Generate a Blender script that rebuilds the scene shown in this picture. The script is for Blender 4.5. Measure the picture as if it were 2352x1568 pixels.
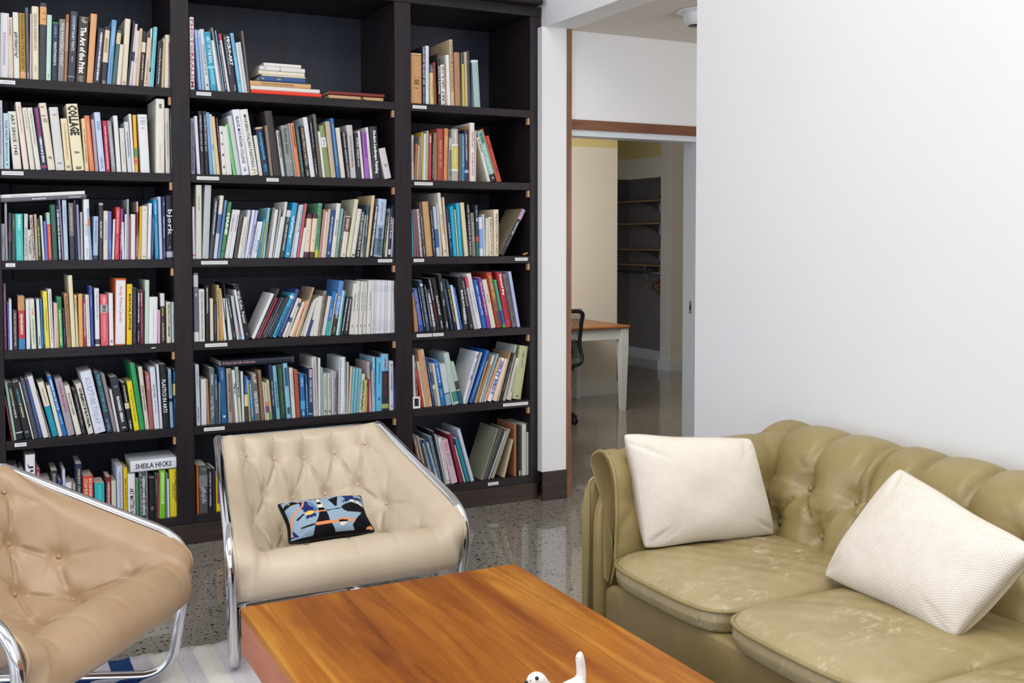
import bpy, math, random
import numpy as np
from mathutils import Vector, Matrix
random.seed(7)
C = bpy.context.scene.collection
S = bpy.context.scene
for o in list(bpy.data.objects): bpy.data.objects.remove(o)

def lin(h):
    h = h.lstrip('#')
    o = []
    for i in (0, 2, 4):
        c = int(h[i:i+2], 16) / 255
        o.append(c / 12.92 if c <= .04045 else ((c + .055) / 1.055) ** 2.4)
    return (*o, 1)

# ------------------------------------------------------------------ camera
FPX, YAW, PIT, ROL, CY, CAMZ = 2420.2, math.radians(27.37), math.radians(2.5), math.radians(-.049), 653.4, 1.45
fw = np.array([math.sin(YAW), math.cos(YAW), 0]); rt0 = np.array([math.cos(YAW), -math.sin(YAW), 0]); up0 = np.array([0, 0, 1.])
cw = fw * math.cos(PIT) - up0 * math.sin(PIT); cu0 = up0 * math.cos(PIT) + fw * math.sin(PIT)
cr = rt0 * math.cos(ROL) + cu0 * math.sin(ROL); cu = cu0 * math.cos(ROL) - rt0 * math.sin(ROL)
CP = np.array([0, 0, CAMZ])
cam = bpy.data.cameras.new('camera'); camo = bpy.data.objects.new('camera', cam); C.objects.link(camo)
m = Matrix.Identity(4)
for i in range(3):
    m[i][0], m[i][1], m[i][2], m[i][3] = cr[i], cu[i], -cw[i], CP[i]
camo.matrix_world = m
cam.sensor_width = 36; cam.lens = FPX / 2352 * 36; cam.shift_y = (CY - 784) / 2352
cam.clip_start = .05; cam.clip_end = 60
S.camera = camo

# ------------------------------------------------------------------ light
S.view_settings.view_transform = 'Standard'; S.view_settings.look = 'None'
S.view_settings.gamma = 1; S.view_settings.use_curve_mapping = False
S.view_settings.exposure = -0.75
W = bpy.data.worlds.new('world'); S.world = W; W.use_nodes = True
W.node_tree.nodes['Background'].inputs[0].default_value = lin('dfe8f4')
W.node_tree.nodes['Background'].inputs[1].default_value = 1.0

def area(name, loc, aim, sx, sy, power, col):
    l = bpy.data.lights.new(name, 'AREA'); l.shape = 'RECTANGLE'; l.size = sx; l.size_y = sy
    l.energy = power; l.color = lin(col)[:3]
    o = bpy.data.objects.new(name, l); C.objects.link(o); o.location = loc
    o.rotation_euler = (Vector(aim) - Vector(loc)).to_track_quat('-Z', 'Y').to_euler()
    return o
area('skylight_daylight', (.2, 1.0, 4.52), (.2, 1.0, 0), 4.2, 3.0, 265, 'fffdfa')
area('window_daylight_rear', (-.3, -2.85, 2.35), (-.3, 5, 2.35), 5.2, 3.9, 165, 'dfe9ff')
area('window_daylight_side', (-3.05, 1.6, 1.75), (3, 1.6, 1.75), 4.6, 2.6, 150, 'e2ebff')
area('hall_fill_light', (4.0, 1.3, 1.45), (3.6, 5, 1.7), 1.8, 2.2, 80, 'f4f3f6')  # added fill to brighten the hall; its end wall has no window
area('study_fill_light', (3.6, 6.9, 1.75), (6.5, 8.6, 1.3), 1.6, 1.5, 58, 'fffaf2')  # added fill inside the study

# ------------------------------------------------------------------ materials
MATS = {}
def mat(name, col=None, rough=.5, metal=0, coat=0, spec=.5, f=None):
    if name in MATS: return MATS[name]
    M = bpy.data.materials.new(name); M.use_nodes = True; MATS[name] = M
    b = M.node_tree.nodes['Principled BSDF']
    if col: b.inputs['Base Color'].default_value = lin(col)
    b.inputs['Roughness'].default_value = rough; b.inputs['Metallic'].default_value = metal
    b.inputs['Coat Weight'].default_value = coat; b.inputs['Specular IOR Level'].default_value = spec
    if f: f(M.node_tree, b)
    return M
def N(t, typ, **k):
    n = t.nodes.new(typ)
    for a, v in k.items():
        if a.startswith('i_'): n.inputs[a[2:].replace('_', ' ')].default_value = v
        else: setattr(n, a, v)
    return n
def ramp(t, fac, stops):
    r = t.nodes.new('ShaderNodeValToRGB'); e = r.color_ramp.elements
    e[0].position, e[0].color = stops[0][0], lin(stops[0][1]); e[1].position, e[1].color = stops[-1][0], lin(stops[-1][1])
    for p, c in stops[1:-1]:
        x = e.new(p); x.color = lin(c)
    t.links.new(fac, r.inputs[0]); return r.outputs[0]
def coords(t, sc=(1, 1, 1), rot=(0, 0, 0), src='Object'):
    c = t.nodes.new('ShaderNodeTexCoord'); m = t.nodes.new('ShaderNodeMapping')
    m.inputs['Scale'].default_value = sc; m.inputs['Rotation'].default_value = rot
    t.links.new(c.outputs[src], m.inputs[0]); return m.outputs[0]
def noise(t, v, scale, det=4, rough=.55, dist=0):
    n = t.nodes.new('ShaderNodeTexNoise'); n.inputs['Scale'].default_value = scale; n.inputs['Detail'].default_value = det
    n.inputs['Roughness'].default_value = rough; n.inputs['Distortion'].default_value = dist
    t.links.new(v, n.inputs['Vector']); return n.outputs[0]
def bump(t, b, h, st=.2, dist=.01):
    n = t.nodes.new('ShaderNodeBump'); n.inputs['Strength'].default_value = st; n.inputs['Distance'].default_value = dist
    t.links.new(h, n.inputs['Height']); t.links.new(n.outputs[0], b.inputs['Normal'])
def mixc(t, fac, a, b2, typ='MIX'):
    n = t.nodes.new('ShaderNodeMix'); n.data_type = 'RGBA'; n.blend_type = typ
    for s, v in ((n.inputs[0], fac), (n.inputs[6], a), (n.inputs[7], b2)):
        if isinstance(v, str): s.default_value = lin(v)
        elif isinstance(v, (int, float)): s.default_value = v
        else: t.links.new(v, s)
    return n.outputs[2]

def f_paint(c1, c2):
    def f(t, b):
        v = coords(t); n = noise(t, v, 1.3, 3)
        t.links.new(ramp(t, n, [(.3, c1), (.7, c2)]), b.inputs['Base Color'])
        bump(t, b, noise(t, v, 220, 3), .06, .002)
    return f
white = mat('white_wall_paint', rough=.62, f=f_paint('ecebe8', 'e9e9e8'))
cream = mat('cream_wall_paint', rough=.7, f=f_paint('e2dccf', 'dfd8ca'))
yellow_upper = mat('yellow_upper_wall', rough=.7, f=f_paint('d8c88e', 'd4c488'))  # yellower tone for the top band of the study and closet walls
closetp = mat('grey_closet_paint', rough=.7, f=f_paint('8f8784', '8a8280'))
ceilp = mat('ceiling_plaster', rough=.8, f=lambda t, b: (t.links.new(ramp(t, noise(t, coords(t), 30, 6, .7), [(.3, 'd6cec2'), (.7, 'e2dbd1')]), b.inputs['Base Color']), bump(t, b, noise(t, coords(t), 60, 5), .3, .006)))
def f_floor(t, b):
    v = coords(t, (1, 1, 1))
    big = noise(t, v, 1.7, 4)
    base = ramp(t, big, [(.3, '8c857a'), (.7, '989186')])
    fine = noise(t, v, 90, 4, .7)
    base = mixc(t, .35, base, ramp(t, fine, [(.35, '6a645a'), (.65, 'a29c92')]))
    vw = t.nodes.new('ShaderNodeVectorMath'); vw.operation = 'ADD'
    nn = t.nodes.new('ShaderNodeTexNoise'); nn.inputs['Scale'].default_value = 60; nn.inputs['Detail'].default_value = 2
    t.links.new(v, nn.inputs['Vector'])
    sc = t.nodes.new('ShaderNodeVectorMath'); sc.operation = 'SCALE'; sc.inputs['Scale'].default_value = .012
    t.links.new(nn.outputs['Color'], sc.inputs[0]); t.links.new(v, vw.inputs[0]); t.links.new(sc.outputs[0], vw.inputs[1])
    for scale, lo, thr, c in ((46, .40, .42, '14120f'), (75, .5, .42, '2b2721'), (110, .75, .34, 'd4cdc0')):
        vo = t.nodes.new('ShaderNodeTexVoronoi'); vo.inputs['Scale'].default_value = scale
        t.links.new(vw.outputs[0], vo.inputs['Vector'])
        sep = t.nodes.new('ShaderNodeSeparateColor'); t.links.new(vo.outputs['Color'], sep.inputs[0])
        g = t.nodes.new('ShaderNodeMath'); g.operation = 'GREATER_THAN'; g.inputs[1].default_value = lo
        t.links.new(sep.outputs[0], g.inputs[0])
        mm = t.nodes.new('ShaderNodeMath'); mm.operation = 'MULTIPLY'; mm.inputs[1].default_value = thr
        t.links.new(sep.outputs[1], mm.inputs[0])
        l = t.nodes.new('ShaderNodeMath'); l.operation = 'LESS_THAN'
        t.links.new(vo.outputs['Distance'], l.inputs[0]); t.links.new(mm.outputs[0], l.inputs[1])
        k = t.nodes.new('ShaderNodeMath'); k.operation = 'MULTIPLY'
        t.links.new(g.outputs[0], k.inputs[0]); t.links.new(l.outputs[0], k.inputs[1])
        base = mixc(t, k.outputs[0], base, c)
    t.links.new(base, b.inputs['Base Color'])
    b.inputs['Coat Roughness'].default_value = .06
floorm = mat('polished_terrazzo_concrete', rough=.32, coat=.8, f=f_floor)
def f_wood(c1, c2, c3, ax='y', sc=1., spec=None):
    def f(t, b):
        s = {'x': (1.2, 14, 14), 'y': (14, 1.2, 14), 'z': (14, 14, 1.2)}[ax]
        v = coords(t, tuple(k * sc for k in s))
        n = noise(t, v, 2.2, 6, .6, .6)
        t.links.new(ramp(t, n, [(.25, c1), (.5, c2), (.75, c3)]), b.inputs['Base Color'])
        bump(t, b, n, .12, .002)
    return f
espH = mat('espresso_stained_wood_horizontal', rough=.45, spec=.3, f=f_wood('1d1719', '251f22', '31292d', 'x'))
espV = mat('espresso_stained_wood_vertical', rough=.45, spec=.3, f=f_wood('1d1719', '251e21', '2f272a', 'z'))
espB = mat('espresso_back_panel', rough=.5, f=f_wood('242632', '2a2d3b', '323645', 'z', .6))
espK = mat('dark_brown_kick_wood', rough=.5, f=f_wood('241a17', '33251f', '46352c', 'x'))
trimV = mat('walnut_trim_vertical', rough=.45, f=f_wood('664026', '82583a', '946a48', 'z'))
trimH = mat('walnut_trim_horizontal', rough=.45, f=f_wood('4f2f1c', '74472b', '8c5c3c', 'x'))
paintw = mat('white_gloss_paint', 'dfe2e2', .35)
jambm = mat('pale_grey_metal_frame', 'd3dade', .35)
chrome = mat('chrome', 'dcdee2', .07, 1)
brass = mat('brass_clip', 'c0926a', .4)
blackp = mat('black_plastic', '141518', .4)
cardm = mat('white_label_card', 'e8e6e4', .6)
inkm = mat('grey_ink', '8a8a90', .6)
def f_obj(t, b):
    o = t.nodes.new('ShaderNodeObjectInfo')
    n = noise(t, coords(t, (1, 1, 1)), 35, 3)
    t.links.new(mixc(t, .10, o.outputs['Color'], ramp(t, n, [(.3, '303030'), (.7, 'ffffff')]), 'SOFT_LIGHT'), b.inputs['Base Color'])
bookm = mat('printed_book_cover', rough=.42, f=f_obj)
def f_attr(t, b):
    a = t.nodes.new('ShaderNodeAttribute'); a.attribute_name = 'col'
    t.links.new(a.outputs['Color'], b.inputs['Base Color'])
bookattr = mat('thin_book_covers', rough=.45, f=f_attr)
pagem = mat('book_pages', rough=.75, f=lambda t, b: (t.links.new(ramp(t, noise(t, coords(t, (400, 3, 3)), 1, 3), [(.3, 'c4bdb2'), (.7, 'e2ddd4')]), b.inputs['Base Color'])))

# ------------------------------------------------------------------ mesh helpers
def link(name, me, m=None, parent=None, loc=None, smooth=False):
    o = bpy.data.objects.new(name, me); C.objects.link(o)
    if m: me.materials.append(m)
    if parent: o.parent = parent
    if loc: o.location = loc
    if smooth: me.polygons.foreach_set('use_smooth', [True] * len(me.polygons))
    return o
class MB:
    def __init__(s): s.v = []; s.f = []
    def box(s, a, b, bev=0):
        (x0, y0, z0), (x1, y1, z1) = a, b
        if bev:
            r = min(bev, (x1-x0)*.45, (y1-y0)*.45, (z1-z0)*.45)
            n = len(s.v); idx = {}
            for sx in (0, 1):
                for sy in (0, 1):
                    for sz in (0, 1):
                        px, py, pz = (x0, x1)[sx], (y0, y1)[sy], (z0, z1)[sz]
                        dx, dy, dz = (r, -r)[sx], (r, -r)[sy], (r, -r)[sz]
                        for k, p in enumerate(((px, py+dy, pz+dz), (px+dx, py, pz+dz), (px+dx, py+dy, pz))):
                            idx[sx, sy, sz, k] = len(s.v); s.v.append(p)
            I = lambda *q: idx[q]
            for sd in (0, 1):
                q = [I(sd,0,0,0), I(sd,1,0,0), I(sd,1,1,0), I(sd,0,1,0)]; s.f.append(q if sd else q[::-1])
                q = [I(0,sd,0,1), I(1,sd,0,1), I(1,sd,1,1), I(0,sd,1,1)]; s.f.append(q[::-1] if sd else q)
                q = [I(0,0,sd,2), I(1,0,sd,2), I(1,1,sd,2), I(0,1,sd,2)]; s.f.append(q if sd else q[::-1])
            for a1 in (0, 1):
                for b1 in (0, 1):
                    s.f.append([I(a1,b1,0,0), I(a1,b1,1,0), I(a1,b1,1,1), I(a1,b1,0,1)][::(1 if a1 != b1 else -1)])
                    s.f.append([I(a1,0,b1,0), I(a1,1,b1,0), I(a1,1,b1,2), I(a1,0,b1,2)][::(-1 if a1 != b1 else 1)])
                    s.f.append([I(0,a1,b1,1), I(1,a1,b1,1), I(1,a1,b1,2), I(0,a1,b1,2)][::(1 if a1 != b1 else -1)])
            for a1 in (0, 1):
                for b1 in (0, 1):
                    for c1 in (0, 1):
                        q = [I(a1,b1,c1,0), I(a1,b1,c1,1), I(a1,b1,c1,2)]
                        s.f.append(q if (a1+b1+c1) % 2 else q[::-1])
            return s
        n = len(s.v)
        s.v += [(x0,y0,z0),(x1,y0,z0),(x1,y1,z0),(x0,y1,z0),(x0,y0,z1),(x1,y0,z1),(x1,y1,z1),(x0,y1,z1)]
        s.f += [[n+i for i in q] for q in ((0,3,2,1),(4,5,6,7),(0,1,5,4),(1,2,6,5),(2,3,7,6),(3,0,4,7))]
        return s
    def tube(s, pts, r, n=12, cap=True, closed=False):
        pts = [np.array(p, float) for p in pts]; L = len(pts); base = len(s.v); up = None
        rs = r if isinstance(r, (list, tuple)) else [r] * L
        for i, p in enumerate(pts):
            a = pts[(i-1) % L] if closed else pts[max(i-1, 0)]; b = pts[(i+1) % L] if closed else pts[min(i+1, L-1)]
            d = b - a; d /= np.linalg.norm(d) + 1e-12
            if up is None:
                up = np.array([0, 0, 1.]) if abs(d[2]) < .9 else np.array([1., 0, 0])
            up = up - d * (up @ d); up /= np.linalg.norm(up) + 1e-12; sd = np.cross(d, up)
            for k in range(n):
                t = 2 * math.pi * k / n; s.v.append(tuple(p + rs[i] * (up * math.cos(t) + sd * math.sin(t))))
        for i in range(L if closed else L-1):
            j = (i+1) % L
            for k in range(n):
                s.f.append([base+i*n+k, base+i*n+(k+1) % n, base+j*n+(k+1) % n, base+j*n+k])
        if cap and not closed:
            s.f.append([base+k for k in range(n)][::-1]); s.f.append([base+(L-1)*n+k for k in range(n)])
        return s
    def lathe(s, prof, n=24, c=(0, 0, 0)):
        base = len(s.v); L = len(prof)
        for r, z in prof:
            for k in range(n):
                t = 2*math.pi*k/n; s.v.append((c[0]+r*math.cos(t), c[1]+r*math.sin(t), c[2]+z))
        for i in range(L-1):
            for k in range(n):
                s.f.append([base+i*n+k, base+i*n+(k+1) % n, base+(i+1)*n+(k+1) % n, base+(i+1)*n+k])
        s.f.append([base+k for k in range(n)][::-1]); s.f.append([base+(L-1)*n+k for k in range(n)])
        return s
    def grid(s, P):   # P[i][j] -> points
        base = len(s.v); n, mm = len(P), len(P[0])
        for row in P: s.v += [tuple(map(float, p)) for p in row]
        for i in range(n-1):
            for j in range(mm-1):
                s.f.append([base+i*mm+j, base+i*mm+j+1, base+(i+1)*mm+j+1, base+(i+1)*mm+j])
        return s
    def mesh(s, name='m'):
        me = bpy.data.meshes.new(name); me.from_pydata(s.v, [], s.f); me.update(); return me
    def build(s, name, m, parent=None, smooth=False, loc=None):
        o = link(name, s.mesh(name), m, parent, loc, smooth)
        return o
def fillet(pts, rad, n=8):
    pts = [np.array(p, float) for p in pts]; out = [pts[0]]
    for i in range(1, len(pts)-1):
        a, b, c = pts[i-1], pts[i], pts[i+1]
        u = a-b; v = c-b; lu, lv = np.linalg.norm(u), np.linalg.norm(v); u /= lu; v /= lv
        r = min(rad[i] if isinstance(rad, (list, tuple)) else rad, lu*.48, lv*.48)
        for k in range(n+1):
            t = k/n; out.append((1-t)**2*(b+u*r) + 2*t*(1-t)*b + t*t*(b+v*r))
    out.append(pts[-1]); return out
def catmull(pts, n=10, closed=False):
    pts = [np.array(p, float) for p in pts]; L = len(pts); out = []
    g = (lambda i: pts[i % L]) if closed else (lambda i: pts[min(max(i, 0), L-1)])
    for i in range(L if closed else L-1):
        a, b, c, d = g(i-1), g(i), g(i+1), g(i+2)
        for k in range(n):
            t = k/n; out.append(.5*((2*b)+(c-a)*t+(2*a-5*b+4*c-d)*t*t+(3*b-a-3*c+d)*t**3))
    if not closed: out.append(pts[-1])
    return out
def thing(name, label, cat, loc=(0, 0, 0), rz=0, group=None):
    o = bpy.data.objects.new(name, None); C.objects.link(o); o.location = loc; o.rotation_euler = (0, 0, rz)
    o['label'] = label; o['category'] = cat
    if group: o['group'] = group
    o.empty_display_size = .05
    return o
def tag(o, label, cat, group=None):
    o['label'] = label; o['category'] = cat
    if group: o['group'] = group
    return o
def struct(o): o['kind'] = 'structure'; return o
def bx(name, a, b, m, parent=None, bev=0): return MB().box(a, b, bev).build(name, m, parent)

# ------------------------------------------------------------------ room
RX = 2.83      # plane of the long white wall
struct(bx('floor', (-3.4, -3.2, -.1), (9.2, 11.6, 0), floorm))
struct(bx('wall_right', (RX, -3.2, 0), (RX+.155, 3.722, 4.6), white))
struct(bx('wall_beam', (RX-.005, 3.722, 2.6), (RX+.155, 5.055, 4.6), white))
struct(bx('wall_nib', (2.802, 5.055, .16), (2.957, 5.62, 2.6), white))
struct(bx('wall_above_nib', (2.83, 5.056, 2.6), (2.985, 5.62, 4.6), white))
struct(bx('wall_above_bookcase', (-.1, 5.13, 2.78), (2.829, 5.62, 4.6), white))
struct(bx('wall_back', (-3.4, 5.64, 0), (2.985, 5.76, 4.6), white))
struct(bx('wall_return', (-3.4, 5.06, 0), (.045, 5.62, 4.6), white))
w = MB().box((-3.4, -3.2, 0), (-3.2, 5.06, .35)); w.box((-3.4, -3.2, 3.15), (-3.2, 5.06, 4.6)); w.box((-3.4, -3.2, .35), (-3.2, -.8, 3.15)); w.box((-3.4, 4.0, .35), (-3.2, 5.06, 3.15))
struct(w.build('wall_left', white))
w = MB().box((-3.4, -3.2, 0), (2.98, -3.0, .3)); w.box((-3.4, -3.2, 4.35), (2.98, -3.0, 4.6)); w.box((-3.4, -3.2, .3), (-3.0, -3.0, 4.35)); w.box((2.4, -3.2, .3), (2.98, -3.0, 4.35))
struct(w.build('wall_rear', white))
struct(bx('ceiling', (-3.4, -3.2, 4.6), (2.985, 5.76, 4.7), ceilp))
for nm, axis in (('window_1', 0), ('window_2', 1)):
    w = MB()
    if axis == 0:
        for y in np.linspace(-.8, 3.96, 5): w.box((-3.33, y-.03, .35), (-3.27, y+.03, 3.15))
        for z in (.37, 3.12): w.box((-3.33, -.8, z-.03), (-3.27, 4, z+.03))
    else:
        for x in np.linspace(-2.97, 2.37, 6): w.box((x-.03, -3.13, .3), (x+.03, -3.07, 4.35))
        for z in (.33, 2.4, 4.31): w.box((-3, -3.13, z-.03), (2.4, -3.07, z+.03))
    struct(w.build(nm, paintw))
w = MB()
for x in np.linspace(-1.9, 2.3, 5): w.box((x-.03, -.5, 4.54), (x+.03, 2.5, 4.59))
for y in (-.5, 2.5): w.box((-1.93, y-.03, 4.54), (2.33, y+.03, 4.59))
struct(w.build('window_3', paintw))
# hall behind the long wall
w = MB().box((2.985, 5.075, 2.112), (3.885, 5.20, 2.6)); w.box((3.885, 5.075, 0), (9.2, 5.2, 2.6))
struct(w.build('wall_hall', white))
w = MB().box((2.985, 1.2, 2.6), (6.6, 5.2, 2.7))
struct(w.build('ceiling_hall', ceilp))
struct(bx('wall_hall_right', (6.6, 1.2, 0), (6.7, 5.08, 2.7), white))
struct(bx('wall_hall_end', (2.985, 1.1, 0), (6.7, 1.2, 2.7), white))
struct(bx('trim_1', (2.957, 5.048, 0), (2.986, 5.2, 2.598), trimV))
struct(bx('trim_2', (2.987, 5.062, 2.055), (3.885, 5.076, 2.110), trimH))
struct(bx('trim_3', (3.8795, 5.061, 0), (3.886, 5.074, 2.054), trimV))
d = struct(MB().box((2.987, 5.077, 2.022), (3.86, 5.2, 2.054)).box((3.86, 5.063, 0), (3.879, 5.2, 2.022)).build('door_1', jambm))
bx('strike_plate', (3.8585, 5.11, 1.0), (3.86, 5.135, 1.075), chrome, d); bx('strike_hole', (3.858, 5.117, 1.02), (3.8586, 5.128, 1.05), blackp, d)
struct(MB().box((2.80, 5.044, 0), (2.956, 5.054, .115)).box((2.80, 5.04, .115), (2.956, 5.0545, .158)).build('baseboard_nib', espK))
# study behind the door
struct(bx('wall_study_partition', (2.99, 8.27, 0), (5.385, 8.40, 2.285), cream))
struct(bx('wall_study_partition_upper', (2.99, 8.27, 2.285), (5.385, 8.40, 2.8), yellow_upper))
struct(bx('baseboard_partition', (2.99, 8.252, 0), (5.40, 8.27, .115), paintw))
struct(bx('wall_study_left', (2.95, 5.2, 0), (2.985, 8.27, 2.8), cream))
struct(bx('ceiling_study', (2.9, 5.2, 2.8), (9.2, 11.6, 2.9), ceilp))
struct(bx('wall_study_right', (9.1, 5.2, 0), (9.2, 11.6, 2.8), cream))
struct(MB().box((5.0, 10.95, 0), (9.2, 11.05, 2.8)).build('wall_closet_back', closetp))
struct(bx('wall_closet_side', (7.3, 9.6, 0), (7.4, 10.95, 2.8), closetp))
struct(MB().box((6.82, 9.40, 0), (7.6, 9.60, 2.8)).build('wall_pillar', cream))
struct(MB().box((6.795, 9.375, 0), (7.6, 9.4, .115)).box((6.795, 9.4, 0), (6.82, 9.61, .115)).build('baseboard_pillar', paintw))
struct(MB().box((7.275, 9.61, 0), (7.3, 10.93, .115)).box((5.4, 10.925, 0), (7.3, 10.95, .115)).build('baseboard_closet', paintw))
struct(MB().box((6.82, 9.601, 2.13), (6.94, 10.25, 2.36)).box((5.4, 10.25, 2.13), (6.94, 10.37, 2.36)).build('wall_closet_header', cream))
struct(MB().box((6.82, 9.601, 2.361), (6.94, 10.25, 2.8)).box((5.4, 10.25, 2.361), (6.94, 10.37, 2.8)).build('wall_closet_header_upper', yellow_upper))
# ------------------------------------------------------------------ bookcase
YF = 5.104
BAYS = {'A': (.137, .861, 'left'), 'M': (.944, 1.967, 'middle'), 'R': (2.056, 2.756, 'right')}
ZS = [2.150, 1.755, 1.355, .962, .560, .135]
case = thing('bookcase', 'dark stained built-in bookcase of three bays filling the wall left of the doorway', 'bookcase', (1.44, YF, 0))
def cpart(name, a, b, m, bev=.0015, parent=None):
    o = MB().box((a[0]-1.44, a[1]-YF, a[2]), (b[0]-1.44, b[1]-YF, b[2]), bev).build(name, m, parent or case); return o
for x0, x1 in ((.05, .137), (.861, .944), (1.967, 2.056), (2.756, 2.8)):
    cpart('post', (x0, YF, .0955), (x1, 5.619, 2.66), espV)
cpart('side_frame', (2.8005, YF, .0955), (2.822, 5.05+.12, 2.66), espV)
cpart('header', (.05, YF-.002, 2.6605), (2.822, 5.619, 2.714), espH)
cpart('crown', (.04, 5.035, 2.7145), (2.80, 5.12, 2.765), espH, .006)
cpart('base_board', (.05, YF-.004, 0), (2.801, 5.619, .0945), espK)
for x0, x1, nm in BAYS.values():
    cpart('back_panel', (x0, 5.6195, .0955), (x1, 5.632, 2.66), espB)
LABS = [('A',0,0,35),('A',1,4,54),('A',2,13,35),('A',4,33.5,61),('M',0,451,485),('M',1,452,503),('M',1,612,640),('M',2,462,523),('M',2,868,901),('M',3,471,522),('M',4,468.5,516),('R',0,947.7,979.7),('R',1,952,994),('R',2,950,974),('R',2,1183,1212),('R',3,957,992),('R',3,994,1019),('R',4,1155.6,1212.7),('R',5,1121,1145)]
def xat(px, y, z):
    q0 = np.array([0, y, z]) - CP; a = FPX*cr[0] - (px-1176)*cw[0]; b = FPX*(q0@cr) - (px-1176)*(q0@cw); return -b/a
def at(px, py, y):
    d = cr*(px-1176)/FPX - cu*(py-CY)/FPX + cw; t = (y-CP[1])/d[1]; return CP + t*d
rnd = random.Random(3)
for k, (x0, x1, nm) in BAYS.items():
    for r, z in enumerate(ZS):
        th = .040
        sh = cpart('shelf', (x0+.0005, YF+.001, z-th), (x1-.0005, 5.6185, z), espH)
        for b, rr, p0, p1 in LABS:
            if b == k and rr == r:
                X0, X1 = xat(p0, YF, z-.02), xat(p1, YF, z-.02)
                tilt = rnd.uniform(-.001, .001)
                cpart('shelf_label', (X0, YF-.0006, z-.027+tilt), (X1, YF+.0004, z-.0105+tilt), cardm, 0, sh)
                w = MB(); x = X0+.008-1.44
                while x < X1-.008-1.44:
                    l = rnd.uniform(.002, .006); w.box((x, -.0009, z-.0205+tilt), (x+l, -.0006, z-.0175+tilt)); x += l+.0015
                w.build('label_print', inkm, sh)
        if r < 5: cpart('shelf_clip', (x1-.012, YF+.006, z-.078), (x1-.0006, YF+.03, z-.0415), brass, .001, sh)
        if r < 5:
            cpart('shelf_cleat', (x0+.06, 5.598, z-.105), (x1-.06, 5.618, z-.042), espV, .002, sh)

# ------------------------------------------------------------------ books
CROPS = {'A1': (0, 0, 450), 'A2': (0, 210, 450), 'A3': (0, 420, 450), 'A4': (0, 620, 450), 'A5': (0, 820, 450), 'A6': (0, 1020, 450),
 'M1': (430, 20, 490), 'M2': (430, 230, 490), 'M3': (430, 410, 490), 'M4': (430, 600, 490), 'M5': (430, 790, 490), 'M6': (430, 980, 404.8),
 'R1': (930, 60, 320), 'R2': (930, 260, 320), 'R3': (930, 430, 320), 'R4': (930, 600, 320), 'R5': (930, 770, 320), 'R6': (930, 950, 320)}
BOOKS = {}
BOOKS['A1'] = '''-10 100 0 150 e4e2e4;D b0b0b8 .3 .8
100 165 95 205 dcc9b5;D a08a78 .05 .3
168 240 158 145 e3e2d6;D 50554c .3 .68 .8
243 315 237 155 b08f20;T FRENCH DRAWING OF THE 20th CENTURY|5c4a10|.02|.86|.5;B .89 .98 e6a57a
318 357 312 90 5f6070;D b06a8c .3 .72;D c0c8e0 .9 .98
357 380 360 165 cbbab0
382 468 378 72 e9dfc2;D a8a088 .1 .6 .5;D c0b8a0 .8 .9
468 550 480 30 3a3a44;B .05 .28 e0a86a;D a07850 .12 .14 .8;D a07850 .2 .22 .8
550 610 565 175 bfe0cc;D 80a890 .9 .95
612 690 628 260 22344c;B 0 .03 3c7a58;D 7090b8 .06 .26 .5;T PRINTMAKING|e8e8f0|.34|.73|.45
692 768 712 225 8c8482;T THE PAINTERLY PRINT|e0d8d2|.06|.76|.5
768 805 795 170 a3714b;B .12 .55 bc8f6a
808 900 845 130 3a3e4a;T CONTEMPORARY PRINTS|dcdce4|.06|.56|.42;D a0a0a8 .64 .73 .3;B .92 .93 b0b0b8
905 1030 945 190 3c352f;D b8ae9c .01 .1 .8;T The Art of the Print|f4efe4|.16|.86|.62;D 9c9282 .9 .99 .8
1035 1115 1090 160 e2a672
1115 1205 1178 330 2b2d3c;D eeeef4 .08 .95 .34
1208 1278 1255 315 33313a;B .06 .62 e8d3b0;D a09070 .2 .45 .6;D d8c8a0 .94 .99 .6
1280 1340 1345 235 6fa3cf;D b8d4ec .1 .4 .35;D 5080b0 .5 .95 .2
1342 1395 1410 360 4e6b62;B .05 .25 d9c79a
1397 1450 1435 530 e8dccb
1450 1520 1502 222 e9dcc4;D a09880 .94 .98 .5
1522 1545 1600 250 2c2f48
1545 1580 1620 285 dccdb9;B .45 .6 2c2c38
1582 1630 1637 365 d5d3da;D b098c0 .5 .58
1630 1665 1680 340 d9b98f
1665 1722 1705 370 2b2a2e;B .2 .38 e8d8c8;T JAPANESE PRINTS|e8dcc8|.42|.88|.42
1724 1780 1770 450 dcc3ad;D 8c7460 .45 .95 .3
1780 1797 1812 340 e8ebf0;B .66 .74 303038
1797 1845 1845 320 7cc8d2;D 4a98a8 .2 .9 .2
1862 1930 1895 490 20222a;T A Concise History of Modern Painting|e8ecf4|.16|.92|.4
1932 1970 1955 465 d1b38c
1972 2028 1985 415 e6dfcc
2030 2050 2028 515 7a5a60'''
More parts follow.
